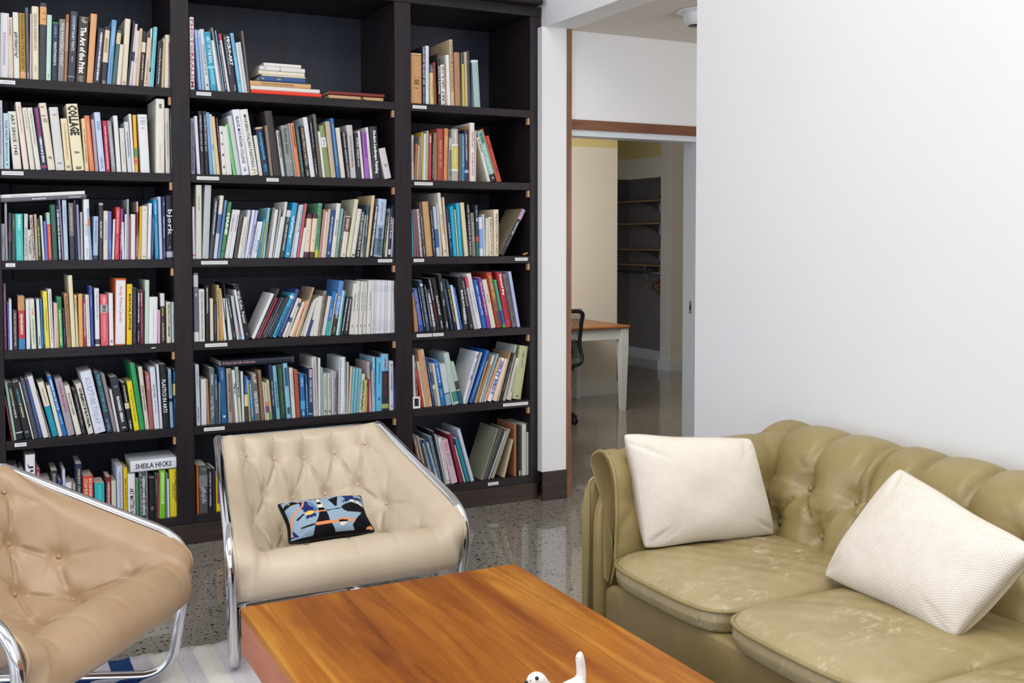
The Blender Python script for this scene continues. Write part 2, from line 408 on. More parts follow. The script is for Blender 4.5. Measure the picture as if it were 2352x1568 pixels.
BOOKS['A2'] = '''-15 45 -30 105 d9dce6;D a0a4b0 .1 .8
50 122 35 260 bddbe0;T THE FIRST EDITION|4a5c64|.12|.85|.36;D 50606c .9 .94 .4
160 265 90 240 e2ded2;T ART SINCE 1945|1c1c1e|.05|.76|.42
283 352 182 128 eadccd;D e0a098 .06 .45 .25
362 425 262 195 e0dccb;D b0ac98 .05 .35 .3
432 497 325 195 e2dfd2;D a8a494 .06 .6 .3
502 572 400 195 2b2e50;D c0407a .0 .46 .5;D f4f4fa .47 .88 .5;B .93 .97 a03870
578 668 465 140 e6dac4;D 70685c .05 .07 .8;D 70685c .18 .2 .7;D 8c8070 .23 .3 .8;D 70685c .8 .84 .7
672 782 588 190 dad8d4;D 8c8c90 .11 .13 .6;D 707074 .88 .9 .6
785 868 725 325 ecdcb4;D c4a878 .1 .8 .3;D 8c7c60 .9 .95 .6
880 1020 792 150 eee3c0;T COLLAGE|17150f|.02|.47|.86;D 4a4438 .71 .74 .7;D 302c22 .94 .98 .6
1022 1070 975 325 e8cf9e;D 6c5c40 .2 .85 .3
1078 1140 1012 290 e57c52;D f4c0a0 .1 .9 .25
1143 1185 1090 335 b8a8ae
1195 1270 1128 250 c9d3e8;D 88b0e0 .15 .3 .6;D 8c98b8 .75 .95 .4
1273 1328 1228 352 c42f52;D f0d0d8 .1 .95 .35
1340 1395 1283 352 97989a;D c8c8ca .1 .9 .6
1405 1458 1358 290 e5e6e4
1465 1525 1432 440 ded9d0;D c0a898 .3 .8 .2
1535 1590 1490 365 d5d7db;D 7c8088 .2 .7 .4
1590 1620 1545 270 e6e8e6
1622 1662 1593 280 e9b32c;B .58 .74 6f8f5a;B .77 .86 e0703c
1688 1805 1650 275 e9e9ea;D b0b4c0 .05 .07 .6;D b0b4c0 .1 .18 .6;D b0b4c0 .22 .25 .5
1868 1976 1868 85 e9e4d6;D 202020 .07 .13 .35;D c8c0b0 .6 .95 .15
1990 2045 1972 200 d0cdbd;D 9c9a8c .2 .75 .35
2048 2075 2030 205 31384a;D a0b0c8 .1 .9 .5'''
BOOKS['A3'] = '''10 60 8 490 a0a3ae;D 60646c .3 .6 .4
65 97 58 240 a8adb3
100 135 102 360 433f4c;B .4 .6 6f3f60
140 190 140 370 3b5a50;D 6c9c5c .1 .3
195 285 190 370 4fc4bd;D def4f0 .03 .35 .4;D a8dcd8 .5 .9 .2
287 335 288 370 cfcfc8;D a0a09c .3 .9 .6
335 390 330 560 d5d2cb;D 707070 .2 .8 .7
388 425 355 385 cfc8bf;D 404040 .05 .95 .7
427 460 405 375 cfae96;D e8a040 .2 .3 .6
462 497 440 430 3d5644;D b0d070 .2 .9 .5
512 540 478 390 d9d6cc
545 580 520 460 6a77c8
583 625 555 355 a9d0bd;B .25 1 d0424a;D f0b060 .3 .95 .4
632 697 600 260 2f6250;D 5c8c78 .05 .5 .2
700 745 668 270 1a1c22;D dfe2e8 .08 .98 .55
748 770 700 200 8a7d98
770 825 742 205 b9c9dc;D 98a8d0 .1 .4
845 905 820 240 7a7670;D c8c4bc .08 .5 .3;B .58 1 3a3c48
908 940 880 205 20243a
942 970 915 260 8d93a6
972 1000 960 350 b8b7be
1012 1085 1003 195 e3e5e6;D b8d0c8 .4 .6 .6;D a0a0a0 .8 .95 .15
1087 1110 1045 305 9db4d4;B .2 .35 e07050
1115 1178 1120 400 a9c0dc;D 7c90a8 .1 .6 .4;B .9 1 3c4858
1187 1235 1190 240 3b3a3c;B 0 .04 b8b4a8;T GLASS-CRAFT|f4f0e8|.32|.62|.5
1240 1297 1243 335 ddd6c4;D b0aab8 .2 .6 .6
1300 1340 1300 340 6770b0;D 70c0f0 .6 .8 .7
1345 1370 1360 435 e3e4ee
1373 1430 1390 290 d3403f;D fcc8c0 .05 .5 .3;D f0a8a0 .6 .9 .2
1435 1465 1450 310 8c4f92;D e8e0f0 .4 .8 .5
1467 1495 1460 470 dcd9de
1497 1520 1500 375 e6e7ea
1522 1545 1525 195 a7adb0
1547 1565 1550 410 b3506c
1567 1625 1570 375 e4e4e2
1625 1650 1640 350 7c2c2c;D e8c0b0 .5 .95 .4
1652 1668 1650 225 e2c8b8
1668 1690 1680 285 e7b93c
1690 1765 1700 275 e3ddcc;D a09c90 .06 .1 .3;D 807c74 .94 .96 .4
1767 1812 1782 243 e6e9ef
1815 1845 1825 380 2b3a52;D 90a8c8 .1 .9 .3
1862 1910 1840 200 1e8fc0;D b8dcf0 .05 .25 .35;D 70c0e0 .4 .95 .35
1915 1955 1892 165 c9cfdf
1958 1992 1950 165 2f3a68;D c8d0e8 .1 .14;T BARBARA TAKENAGA|f0f2fa|.32|.66|.42;D 8090b8 .8 .95
1998 2085 1995 150 1d1e26;T bjork|eef0f8|.22|.62|.85;D 9090a0 .8 .84;B .88 .97 b8bcc8'''
BOOKS['A4'] = '''50 88 40 165 7c5068;D b098a8 .1 .8
98 118 88 390 5d6ca8
118 150 105 350 d5d8e2
160 215 148 485 4b4448;T THE WOMAN IN ME|dddad4|.06|.9|.3
225 308 208 315 c23a48;B 0 .27 c69a62;B .8 1 3f86b0;D f0d8c8 .33 .72 .5
318 368 297 350 dfe0e6
380 440 352 350 dde0cb;D e08060 .2 .32 .4;D 90a880 .4 .9 .4
443 460 425 350 4b4a70
462 500 432 350 d6dcd4;D 505c58 .75 .95
503 522 480 350 3b92d2
525 545 505 405 2f3a3a;D 90b0c0 .5 .9
545 600 510 258 ecd94c;D a89c30 .3 .7 .3
605 650 572 232 e6e4e2;D 606068 .05 .9 .25
652 685 635 395 d8c4c0
685 708 665 400 e2b87a
708 765 680 325 2f9a6a;D 205c40 .05 .22 .5;D d8e2a0 .25 .95 .5
770 800 750 470 23262c;D 6080a0 .5 .9
805 858 765 280 b08156;T Four Eastern Down the Line|5a3c20|.06|.82|.4
862 915 815 65 e6deb8
917 945 890 300 e0d0a0;D 706040 .05 .35 .4
947 1003 935 290 e5b268
1005 1042 990 345 9c3848;D f0d8d8 .1 .8 .4
1045 1092 1022 300 dddfd8;D a8b0b0 .05 .95 .2
1095 1130 1070 195 3c55a8;D b8c8f0 .15 .35 .3
1145 1202 1130 222 e3e4e6;D a8acb4 .05 .55 .35;B .88 .97 505058
1212 1308 1205 295 e0636e;B .2 .36 b8b0b0;D 202020 .22 .34 .5;D f4c8c8 .04 .18 .5;D f0a0a4 .4 .9 .35
1315 1368 1310 280 e8e9ee;D 202028 .9 .94 .5
1372 1510 1378 100 d2622c;B .03 .985 e9e7ea .84;T Emily Fisher Landau|e09080|.12|.66|.34
1517 1587 1520 170 f2cc10;T RADICAL JUSTICE|3c3418|.16|.76|.5;D b09820 .05 .07 .6
1590 1645 1590 215 2e2f42;D 70607c .1 .8 .25;D a03c68 .9 .94 .4
1648 1678 1650 240 1f2026;D f4f4f8 .05 .6 .5;D f0f0f4 .75 .95 .3
1680 1733 1678 245 6e2436;D d8b8c0 .05 .3 .45;D c09ca4 .34 .86 .22
1735 1790 1740 120 c6d8c8
1787 1890 1792 325 e9eaeb;D c8c8cc .2 .9 .15
1893 1925 1893 480 dba0bc
1935 1985 1925 280 3a3b38;B 0 .26 dcdcd8;D d8c850 .3 .45;D c0b090 .6 .95 .5
2002 2058 1990 385 d9d3b8;T PERSONAL POLITICS|2c2a24|.06|.56|.4;D 3c3a30 .58 .85 .4
2062 2110 2052 385 c9dbe0;D 5090b8 .3 .9 .12'''
BOOKS['A5'] = '''140 165 45 480 7e2f42
167 200 50 300 9ccab0
203 292 65 320 202226;D c8b898 .1 .35 .3;D e0d8c8 .36 .62 .3;B .87 .89 d0d0d0
300 390 140 315 1f2124;D 40a0b0 .12 .36 .3;D d8cca8 .37 .62 .3;D 90a0b0 .86 .9 .5
392 410 225 310 d9d3c4
413 468 243 280 4b4e5a;D 7080a0 .1 .4
470 518 300 270 3a4a78;D 6080b0 .1 .9 .3
522 590 328 240 e2dfdc
592 615 425 400 8d8a8c;D 303030 .1 .9
628 705 450 310 eadfca;B .44 1 1f93ae;D a0a090 .1 .4 .25
708 757 555 345 e6e0cc
760 810 568 235 2070b8;D e4f0fc .05 .56 .5;D b0d0f0 .64 .8 .4
815 905 655 270 a9a0aa;T Louise Bourgeois|b84050|.06|.6|.5
915 985 765 350 e6e0d0;D 8c8678 .15 .6 .45
988 1040 868 400 26262a;T A Concise History of Modern Sculpture|f0eeea|.1|.8|.34;D 909098 .9 .95
1058 1130 905 325 ddd8c6;T OBJECTS:USA|161616|.08|.88|.6
1140 1280 960 185 dfe3ef;T SCULPTURE TODAY|a8b0c8|.1|.86|.5;D a0a8c0 .92 .96 .2
1285 1358 1130 190 36404e;T THE NEW SCULPTURE 1965-75|58b8c8|.03|.66|.55;D 6c98b0 .78 .96 .7
1362 1408 1210 210 8f8688;D b0a8a8 .2 .8 .3
1410 1440 1310 395 d9d6d0
1448 1550 1315 250 2f3138;D 9098a0 .16 .2 .5;T RICHARD SERRA|eef0f4|.36|.84|.36;B .93 .95 d8d8d8 .4
1553 1605 1455 310 24242a;D e0d8c0 .06 .4;B .42 .54 d9cfae;D e8e8e8 .78 .96 .35
1613 1680 1518 295 e6d71f;T The Sculpture of the Century|5c5410|.16|.82|.36
1683 1743 1560 85 2f9a5c
1745 1798 1655 120 d9d0c2;D 807868 .3 .7 .5
1800 1850 1745 190 a8625e;D e0b0a8 .05 .3 .7
1855 1922 1795 125 d7dbe6;T ALICE NEEL|5c6070|.28|.5|.36;D 9098a8 .55 .75 .2
1925 1955 1875 90 d5d9e2
1958 2035 1915 90 1b1c20;T PLASTICS IN ARTS|eef0f2|.24|.76|.62
2045 2085 2015 145 8fb4cc;D 506880 .1 .45 .4;B .5 .56 1f3040
2088 2120 2068 145 1d2c48;B .25 .45 d2c88a;D 4890c8 .05 .22 .5;D 3080b0 .5 .65 .5'''
BOOKS['A6'] = '''113 228 103 300 d9dbe0;D 50545c .1 .3 .6
236 308 228 310 2f3f78;D a0b0d8 .1 .3 .6
322 444 313 130 e9e8ea;T JULIA|26262a|.12|.6|.56
449 499 443 300 8c3848;D e8b8c0 .05 .4 .5
504 619 497 430 70727a
626 704 620 320 33353c;D 9a9a9c .05 .2 .5;D f0f0ec .2 .5 .4
707 759 700 440 3b4278
762 796 753 305 c9d0e2
799 874 790 465 e3e4e6
877 919 870 480 b9a994
922 999 905 240 25304a;T MAKING CHOICES|e0d4b0|.08|.6|.4
1004 1134 998 390 d8493c;T STAMPED FROM THE|f4e2c8|.05|.85|.3|l;T BEGINNING SOURCE|f4e2c8|.05|.85|.3|r
1144 1266 1138 475 27b6bc;D 80dcdc .05 .5 .2
1269 1339 1268 400 6e2426;D e0c0b0 .1 .9 .5
1344 1404 1340 440 d6cdbd
1411 1486 1395 265 c5cade;D 9098b0 .1 .9 .2
1489 1539 1487 285 ecc81c;D 8c5c28 .2 .8 .4
1544 1634 1535 360 e8e9ee;T ART MATTERS NOW|202024|.3|.95|.6
1637 1674 1635 420 4f8a62
1679 1786 1678 330 8c8e90;D 26282a .02 .95 .9;D d8dcde .1 .9 .35
1789 1866 1790 410 1e1a1c;D a07c6c .7 .78 .5
1869 1892 1860 360 2c3a44;D 80c090 .1 .5
1893 1913 1890 360 b04050
1914 1987 1915 315 7ec22c;D e4f4b8 .05 .7 .6
1990 2014 1992 350 5a8a94
2015 2034 2010 420 dfe6e8
2039 2148 2025 300 ecd92c;T LATIN AMERICAN WOMEN|a8702c|.06|.7|.3|r;D b8a830 .3 .6 .4'''
BOOKS['M1'] = '''35 85 25 90 efe9ec;T PHOTOREALISM|c0435a|.03|.97|.72
130 160 80 230 8fb0dc;D d0e0f4 .02 .14 .8
163 195 110 235 9dbce0;D e0ecf8 .02 .12 .8
200 255 133 225 dcdfd8;D 98a09c .25 .75 .5;D 404048 .89 .93 .5
262 335 185 255 2f9cc0;T ART OF THE REAL|eaf6fa|.08|.54|.55;B .58 .62 90d8e8;D 90d4e4 .62 .9 .6
340 378 258 350 e9e6e6
378 400 262 210 8d8478
402 415 305 240 7aa6d6
418 445 340 370 2a2228;D d8d0c8 .05 .95 .4
447 475 345 275 e8e0e2;B 0 .12 c04048
478 555 388 285 2b2c34;T MICRO-ART|eeeef2|.04|.54|.5|r;T ART IMAGES IN A HIDDEN WORLD|b8b8c0|.04|.7|.2|l;T HoTing|d8d8dc|.88|.98|.3|r
570 607 475 270 83c3e6;D 4c88b0 .04 .4 .35;D 5c98c0 .78 .84 .3
610 635 535 375 e2e6da
635 670 558 368 c6ccd2
673 697 595 245 6f6256'''
BOOKS['M2'] = '''42 90 38 200 9090a0;D 484860 .05 .95 .8
112 148 75 175 e6e3ee
150 195 120 120 22232c;T TWENTIETH CENTURY ART|d8d8de|.06|.64|.42
200 242 170 120 22232c;T TWENTIETH CENTURY ART|d8d8de|.06|.64|.42
250 290 205 135 7fa4d0
292 325 240 155 b9d0c8;D 4890b8 .5 .6 .7
328 365 265 180 e2c690
368 388 315 195 4a3038;D c0a8b0 .1 .6
385 435 350 285 e6e4dc;D 303030 .12 .16 .6;T 6|303030|.34|.4|.5;T 8|303030|.56|.62|.5;T 9|303030|.8|.88|.5
437 500 385 290 dfe0d8
510 540 425 268 84d88c;D 3c7848 .05 .95 .2
545 600 443 175 c9d0cc
603 690 495 105 e9e9f0;T BLACK MOUNTAIN COLLEGE|303038|.11|.82|.42;D 808890 .88 .94 .4
700 790 580 105 ece9de;T MODERN ITALIAN PAINTING|303030|.08|.88|.42;D c0b098 .9 .98 .8
795 835 730 390 e0dfda
840 915 755 300 1e2c40;B 0 .04 d8b48e;T spazialismo|38a6dc|.1|.68|.55|u;D 3888b8 .76 .92 .5
918 950 855 280 8a7c70
952 1040 850 120 3a302e
1045 1080 980 335 c9ccce;D 303438 .05 .6 .4
1082 1095 1010 340 4a4448
1098 1185 1030 280 8f9490;T Northern Visions|30383a|.06|.56|.5;B .7 .71 c8ccc8
1187 1210 1110 255 9b9c98
1212 1255 1135 255 e4875a;D 7c3818 .05 .45 .4
1260 1300 1185 260 3a5a72;D 98a840 .1 .9 .4
1310 1358 1240 290 2b2a2a;T MODERN FRENCH PAINTERS|d8c49a|.03|.78|.55;D a89878 .86 .98 .6
1362 1415 1275 190 e6e6e4
1418 1448 1340 185 2a2c36;D c8c8d0 .1 .5 .3;D c8c8d0 .7 .95
1455 1495 1380 155 6c6258
1497 1525 1440 345 e2e6da
1527 1588 1453 280 8b9a62;B .23 .42 dfe2e2;D a8b0b8 .27 .38 .4
1590 1645 1520 235 c6b498
1650 1690 1575 200 3670ae;D c8d8ec .1 .8 .2
1697 1750 1632 305 e3ddcc
1765 1800 1705 345 2c2638;T THE MCMICHAEL CANADIAN ART COLLECTION|e8e8ec|.02|.98|.5
1802 1870 1755 275 cfc8c6;D 807878 .2 .8 .3
1873 1925 1845 360 2a2a2e;T AVANT GARDE|f0f0f0|.1|.56|.4;D c0c0c4 .58 .75
1928 1955 1880 340 e4e2da
1960 2015 1925 345 a868c0;D 5c2c7c .03 .55 .35
2018 2050 1965 300 e6e2dc;D e0a078 .3 .8 .2
2055 2140 2010 290 2c2e34;T Modern Landscape Painting|f2f2f4|.08|.9|.52
2180 2260 2110 535 ddd3d8;T EVA|707078|.52|.6|.5;D 909098 .62 .64'''
BOOKS['M3'] = '''62 90 52 312 e2dbe4;B .92 .94 c03050
93 160 95 70 dad6c8;D a8a498 .15 .35 .25
163 238 195 70 bcc2c2
240 285 300 215 41454e;D e0e0e4 .05 .6 .35
288 330 365 185 c9d0d8;B 0 .28 dedcd0;B .3 .6 50709c;D b04868 .4 .52
333 362 415 238 6d90c4;D 405c8c .1 .9 .25
365 405 455 255 4a8a4c;T MAINE|f2f6ee|.2|.58|.8;B .85 .88 3c6c3c
408 455 500 340 e3e2de;D 707078 .1 .45 .3
457 500 545 342 dfe0e2;D 707078 .1 .45 .3
512 550 585 395 5f5a56;D 403c38 .1 .9 .4
553 595 630 420 e6e0d0;D a09888 .2 .7 .2
597 630 670 345 cfd6de;D 8898b0 .2 .9 .3
632 665 720 345 e4e6ea
668 695 760 348 c3bfe8;D 2d2a6c .3 .95 .7
698 730 775 470 e2e6ea;D 98b8d0 .2 .8 .3
732 765 805 472 e3e6e8;T MAINE|5c9cc8|.5|.85|.5
768 803 840 450 4a96b4;D c8e0e8 .1 .6 .3
805 825 870 470 a9a060
828 855 890 322 8accd4;D 386870 .2 .7 .2
858 895 945 320 837a78;D d0c8c8 .1 .6 .2
897 935 970 340 e0dfd8
937 960 1020 335 a3aaa8
960 985 1035 420 e4e9ee
985 1015 1080 255 dcdad2
1018 1070 1100 345 3a4a4a;B 0 .14 d8dadd;D 80a0a8 .15 .25 .7;T GARDEN MEADOWS MAINE|e8ecec|.3|.85|.4
1073 1133 1165 262 2f9cc8;D e4f4fa .24 .64 .7;D b8e0f0 .45 .75 .3;B .91 .95 c8e4f0 .4
1137 1160 1235 290 c9c0b6
1162 1200 1250 288 cfe0f0;T POWERS FOR EVERYONE|4878b0|.03|.52|.55
1203 1235 1295 275 c2656a
1238 1280 1290 540 e3dfd8
1283 1340 1325 390 ecd7bd;B 0 .1 5a3040;B .87 1 5a3040;D 201818 .37 .385 .2;D 201818 .6 .615 .2
1345 1400 1390 390 ecd7bd;B 0 .1 5a3040;B .87 1 5a3040;D 201818 .37 .385 .2;D 201818 .6 .615 .2
1403 1445 1450 270 6cb082;B .86 1 b4d830;D 3c8058 .05 .8 .9
1447 1478 1505 340 bc8c88
1480 1500 1530 365 e6ded4
1502 1530 1560 335 ddbfa2
1532 1575 1590 340 2d58a0;D c8d8f0 .15 .7 .4;B .88 .93 90b0d8 .5
1580 1630 1650 270 e4e2d6;D a0a090 .3 .6 .4
1632 1660 1700 330 86b8ac;D a89040 .7 .98 .7
1662 1690 1730 355 5c5c6c;D b8b8c8 .1 .6
1690 1748 1750 410 e8dfc8;B .02 .38 6b5648;D d8c8b0 .06 .34 .6;D 808080 .92 .95 .4
1755 1800 1850 225 dcd9b8
1800 1850 1880 330 e0dfd2;B .94 .97 303030 .5
1855 1905 1915 345 26262c;T PAPER BASKETS EQUINOX|e8e8ec|.05|.85|.6;D c0c0c8 .88 .98
1907 1940 1960 400 b8b0a0;D 404040 .2 .9 .5
1942 1965 1985 290 3a6070;D d8e0e0 .2 .6 .5
1967 2000 2040 185 e8cda0
2002 2050 2070 290 2a2730;D e8e8ec .02 .98 .5
2055 2150 2110 220 bccde0;D 8898c0 .06 .4 .2;B .45 .68 9cb0cc;B .68 .98 6a8694;D 384858 .5 .95 .5
2155 2175 2200 365 2c3038;D d0d040 .1 .9
2175 2205 2235 330 d9dcd8
2207 2245 2240 330 2a2c3c;T DAHLOV IPCAR|e8e8ee|.18|.62|.55;B .84 .95 d0d0e0 .7
2247 2262 2265 440 b7bcc8
2264 2300 2275 290 33405a;D 90a0b0 .2 .9 .2'''
BOOKS['M4'] = '''78 133 65 130 6a6e7c;B .03 .2 c9ccd2;B .86 1 dfe0e2;D e8e8ec .3 .34
135 200 123 308 dcdcd2;D 90908c .05 .95 .35
208 248 195 265 1f2024;D d8d8dc .05 .5 .35
255 293 250 410 e0d0bc
296 330 285 435 24262c;D b0b0b8 .1 .8 .2
333 360 320 262 bda478;D 302820 .1 .6 .3
365 402 340 300 cf9f5a
405 440 345 330 dfe3df
442 455 400 240 1e2024
457 505 395 410 e0e2da
510 545 430 390 2b2d32;D d8d8d8 .05 .5 .4;D a0a0a0 .8 .95
548 580 480 385 c8cdcc
582 605 510 560 6fa3c8;D c04040 .1 .9 .6
607 635 515 315 e1e2e2
638 710 505 260 1c1d21;T Walt Kuhn, Painter|f4f4f6|.12|.72|.58;D 707078 .9 .94
705 745 930 350 e9e5e4;S b8b6b6
750 775 1000 300 4c4c52;D b0b0a8 .6 .95
778 800 985 400 c03048
805 830 1025 395 33343a;D a8a8b0 .5 .9
832 855 1045 400 6c7078
857 880 1075 400 40454e;D c0c0c8 .4 .9
882 930 1105 380 2f3c48
932 980 1155 345 3fa8cc;B .06 .12 d0ecf4;D 185880 .3 .95 .7
985 1040 1200 300 33447c;D 98a8d0 .1 .9 .25
1045 1080 1215 400 e3ded2;B .5 .62 505878 .3
1082 1110 1240 410 e3dcd0;B .1 .2 505878 .3
1112 1160 1275 445 e5dfd2
1162 1185 1300 440 e39c6c;D 403038 .2 .5
1187 1210 1325 430 e4d0b4
1212 1235 1385 285 b59c7e
1235 1275 1375 450 c9c5bc;D 808078 .05 .2
1277 1310 1400 420 dddad0
1312 1345 1370 640 2f4f88
1347 1390 1420 400 e0dcd2
1392 1440 1455 380 dcdad2
1442 1475 1510 325 9d937c;D 302c26 .05 .98 .5
1477 1520 1555 380 e0ddd4
1525 1560 1610 330 2c7cc4;B .68 1 3ab0b0;D c8dcf4 .4 .6
1563 1580 1640 350 cfc09a
1583 1638 1680 210 5f8fd0;B .62 1 2f3a3a;T AT FIRST LIGHT|eef4fc|.28|.7|.5;D 90a890 .85 .95
1642 1664 1715 320 d8e4dc
1665 1685 1730 320 58a8a8
1688 1722 1755 385 34363e;D d8d8dc .05 .9 .4
1727 1768 1785 390 2c2e38;D d8d8dc .05 .9 .4
1783 1840 1835 240 dedcd4;D 606060 .2 .55 .2;D 808080 .82 .86
1843 1885 1870 215 e0ddd6;D 606060 .2 .55 .2;D 808080 .82 .86
1888 1930 1915 220 dedbd3;D 606060 .2 .55 .2;D 808080 .82 .86
1932 1972 1950 225 dfdcd4;D 606060 .2 .55 .2;D 808080 .82 .86
1978 2025 2000 210 e3e0d8;D 606060 .2 .55 .2;D 808080 .82 .86
2028 2052 2045 210 e6e6ea;D 9098a8 .1 .22 .2;D 9098a8 .74 .95 .2
2053 2076 2070 210 e4e5ea;D 9098a8 .1 .22 .2;D 9098a8 .74 .95 .2
2077 2100 2094 210 e6e6ea;D 9098a8 .1 .22 .2;D 9098a8 .74 .95 .2
2101 2124 2118 210 e4e5ea;D 9098a8 .1 .22 .2;D 9098a8 .74 .95 .2
2125 2148 2140 211 e6e6ea;D 9098a8 .1 .22 .2;D 9098a8 .74 .95 .2
2149 2172 2164 211 e4e5ea;D 9098a8 .1 .22 .2;D 9098a8 .74 .95 .2
2173 2196 2187 212 e6e6ea;D 9098a8 .1 .22 .2;D 9098a8 .74 .95 .2
2197 2220 2210 212 e4e5ea;D 9098a8 .1 .22 .2;D 9098a8 .74 .95 .2
2221 2246 2234 213 e6e6ea;D 9098a8 .1 .22 .2;D 9098a8 .74 .95 .2
2247 2272 2258 214 e4e5ea;D 9098a8 .1 .22 .2;D 9098a8 .74 .95 .2
2273 2304 2282 215 e6e6ea;D 9098a8 .1 .22 .2;D 9098a8 .74 .95 .2'''
BOOKS['M5'] = '''105 150 85 230 c8cfd8;D 606c80 .1 .4 .2;D 606c80 .7 .95 .3
158 220 145 390 dcdcdc
223 250 203 390 a58058
252 310 240 270 6a6a68;D d8d8d4 .1 .3 .4;D b8b8b4 .5 .9 .8
312 350 295 345 2f5068;D a8c0d0 .1 .5 .3
352 368 340 430 8f9078
378 450 345 260 1f5c90;T The New England Seacoast|d4e4f4|.06|.22|.3;B .86 .9 c8e0f4 .35
455 510 430 270 a89a8c;T SEEN AND UNSEEN COASTLINE MAINE|50443c|.1|.8|.4
512 535 475 285 8c7c70
535 570 490 290 dfe2dc;D 404844 .25 .45 .9
572 605 530 255 c6cec2;T SEACOAST MAINE|3c5048|.02|.55|.6
610 635 590 305 d9dbd6
637 685 625 360 2b5a9c;B .4 .66 e0d4b0;B .66 1 4c443c;D 90b8e0 .05 .35
687 702 660 400 c0b05c
705 745 670 400 3080b8;D c8e0f0 .1 .9 .3
748 815 700 330 6c6864;D d8d0c8 .02 .2 .9;T MAINE PILGRIMAGE|eeeeee|.38|.84|.6
817 858 775 290 8f6c50
860 878 825 420 cdd6c4
880 910 850 430 cfc4a8;B .5 .62 e08c60;B .62 .8 6c5080
912 940 875 400 d9c890;B .8 1 88a878
944 985 900 235 25344a;T PHOTO ESSAY TODAY|c8d4e4|.3|.75|.4
988 1030 940 240 7ab8cc;D 3c6878 .3 .8 .5
1033 1095 990 225 2f4834;D 5c8c48 .1 .9 .3
1100 1150 1055 215 8cc0dc;B .08 .42 3c7088 .7;D 305c78 .1 .4 .4;B .8 .92 2c6070 .6
1160 1200 1125 265 dedad4;D a8a4a0 .1 .6 .3
1205 1252 1175 290 b0583c
1257 1312 1235 330 2f74b8;T ACADIA 2002|d0e4f8|.08|.3|.5;B .62 .82 50b0e0;D c8e0f4 .86 .96
1315 1338 1300 340 2c5a80;D c8dcec .2 .95 .5
1340 1390 1330 265 28466c;B .03 .2 d8a8b0 .6;T MAINE LANDSCAPE|e0e8f4|.24|.7|.5;B .93 .96 90a8c8
1393 1450 1370 145 cfc8c2;D 98908c .08 .9 .3
1452 1475 1447 155 e0e2de
1477 1500 1468 260 a6ccd0;D 70a0a8 .1 .9 .2
1503 1550 1500 325 c6c8b4;D 888c78 .1 .6 .2;D 404438 .88 .94 .6
1553 1590 1552 325 c9cbb8;D 888c78 .1 .6 .2;D 404438 .88 .94 .6
1592 1618 1590 300 bccbe6
1620 1650 1620 300 b8a8a0;D 504858 .15 .95 .6
1665 1690 1680 150 dfe2e6;D 808890 .02 .98 .6
1692 1725 1705 145 e6e9ee
1727 1752 1725 145 dcdfe6;D 808890 .02 .98 .5
1757 1775 1765 200 c8c0b8
1775 1800 1800 250 cfc3a4
1802 1828 1830 270 8ccbd8;D 508c9c .1 .95 .2
1832 1862 1862 272 8ccbd8;D 508c9c .1 .95 .2
1865 1895 1895 272 8ccbd8;D 508c9c .1 .95 .2
1898 1935 1930 330 d9d2bc;D 303428 .15 .95 .8
1937 1958 1965 395 c6d878
1960 1980 1985 470 dca070
1982 2005 1990 385 8c2c38
2008 2035 1985 200 c8b4b0;D 706068 .05 .5 .3
2037 2048 2035 300 d8d0c4
2050 2076 2050 145 9cc6e0;D 486c90 .2 .7 .5
2078 2148 2085 150 66bfe4;D 205070 .1 .5 .2;D 205070 .75 .8
2150 2225 2150 110 2a2c34;B 0 .3 84bde0;D b03050 .08 .28 .3;D 8c2c38 .35 .75 .3;B .88 .96 a8b060
2232 2280 2235 190 d3d6d8;D 606468 .05 .6 .3;D 404448 .9 .94
2283 2308 2290 160 4a5a9c'''
BOOKS['M6'] = '''130 160 125 515 c86a1e
163 285 162 520 4f5258;D 909498 .06 .1 .7;B .2 .45 7c8084;D b8bcc0 .45 .8 .8
287 340 282 560 20222a;T THEATRE OF THE OPPRESSED|e0e0e4|.08|.86|.4
343 385 340 560 2b2430
388 470 380 655 e3c818;B .1 .78 8c3c70 .6'''
BOOKS['R1'] = '''105 295 100 450 cf9a66;B 0 .02 ecc8a0;B .03 .05 b07c48;B .47 .48 b07c48;D 8c5c30 .52 .62 .5;D 8c5c30 .68 .7 .4
300 345 300 335 2a2c36;T DAWN OF ART: THE CHAUVET CAVE|e8e8ee|.02|.66|.75;D c0c0c4 .7 .98 .4
352 415 350 330 e3e4ee;D a8a8c8 .15 .75 .15
427 500 425 650 dccf8c;B 0 .2 5a6c6c;D a8b0b0 .1 .16 .6;D b0b050 .4 .8 .4
505 540 480 610 98402e
565 612 545 465 2c2a28;D 807c70 .02 .12 .7;T FRANCE ROMANE|f4f2ec|.24|.78|.6|u;D a0a0a0 .88 .92
615 690 600 650 efeee8;T L'ART GAULOIS|1c1c1c|.04|.98|.65|u
690 715 680 640 c9a890
720 780 690 485 ece9e4
782 842 750 225 cfb795;T THE PAINTINGS OF MICHELANGELO|8c6c48|.02|.78|.6|u
852 950 830 440 b5835f
953 975 945 450 5a6c68
978 1020 962 640 cdb846
1022 1068 1005 435 c8b8a0
1070 1118 1040 415 52443e
1125 1168 1120 600 3c6072
1170 1285 1125 570 a2beb8;B 0 .05 dce4de;D d8e0d8 .3 .9 .1'''
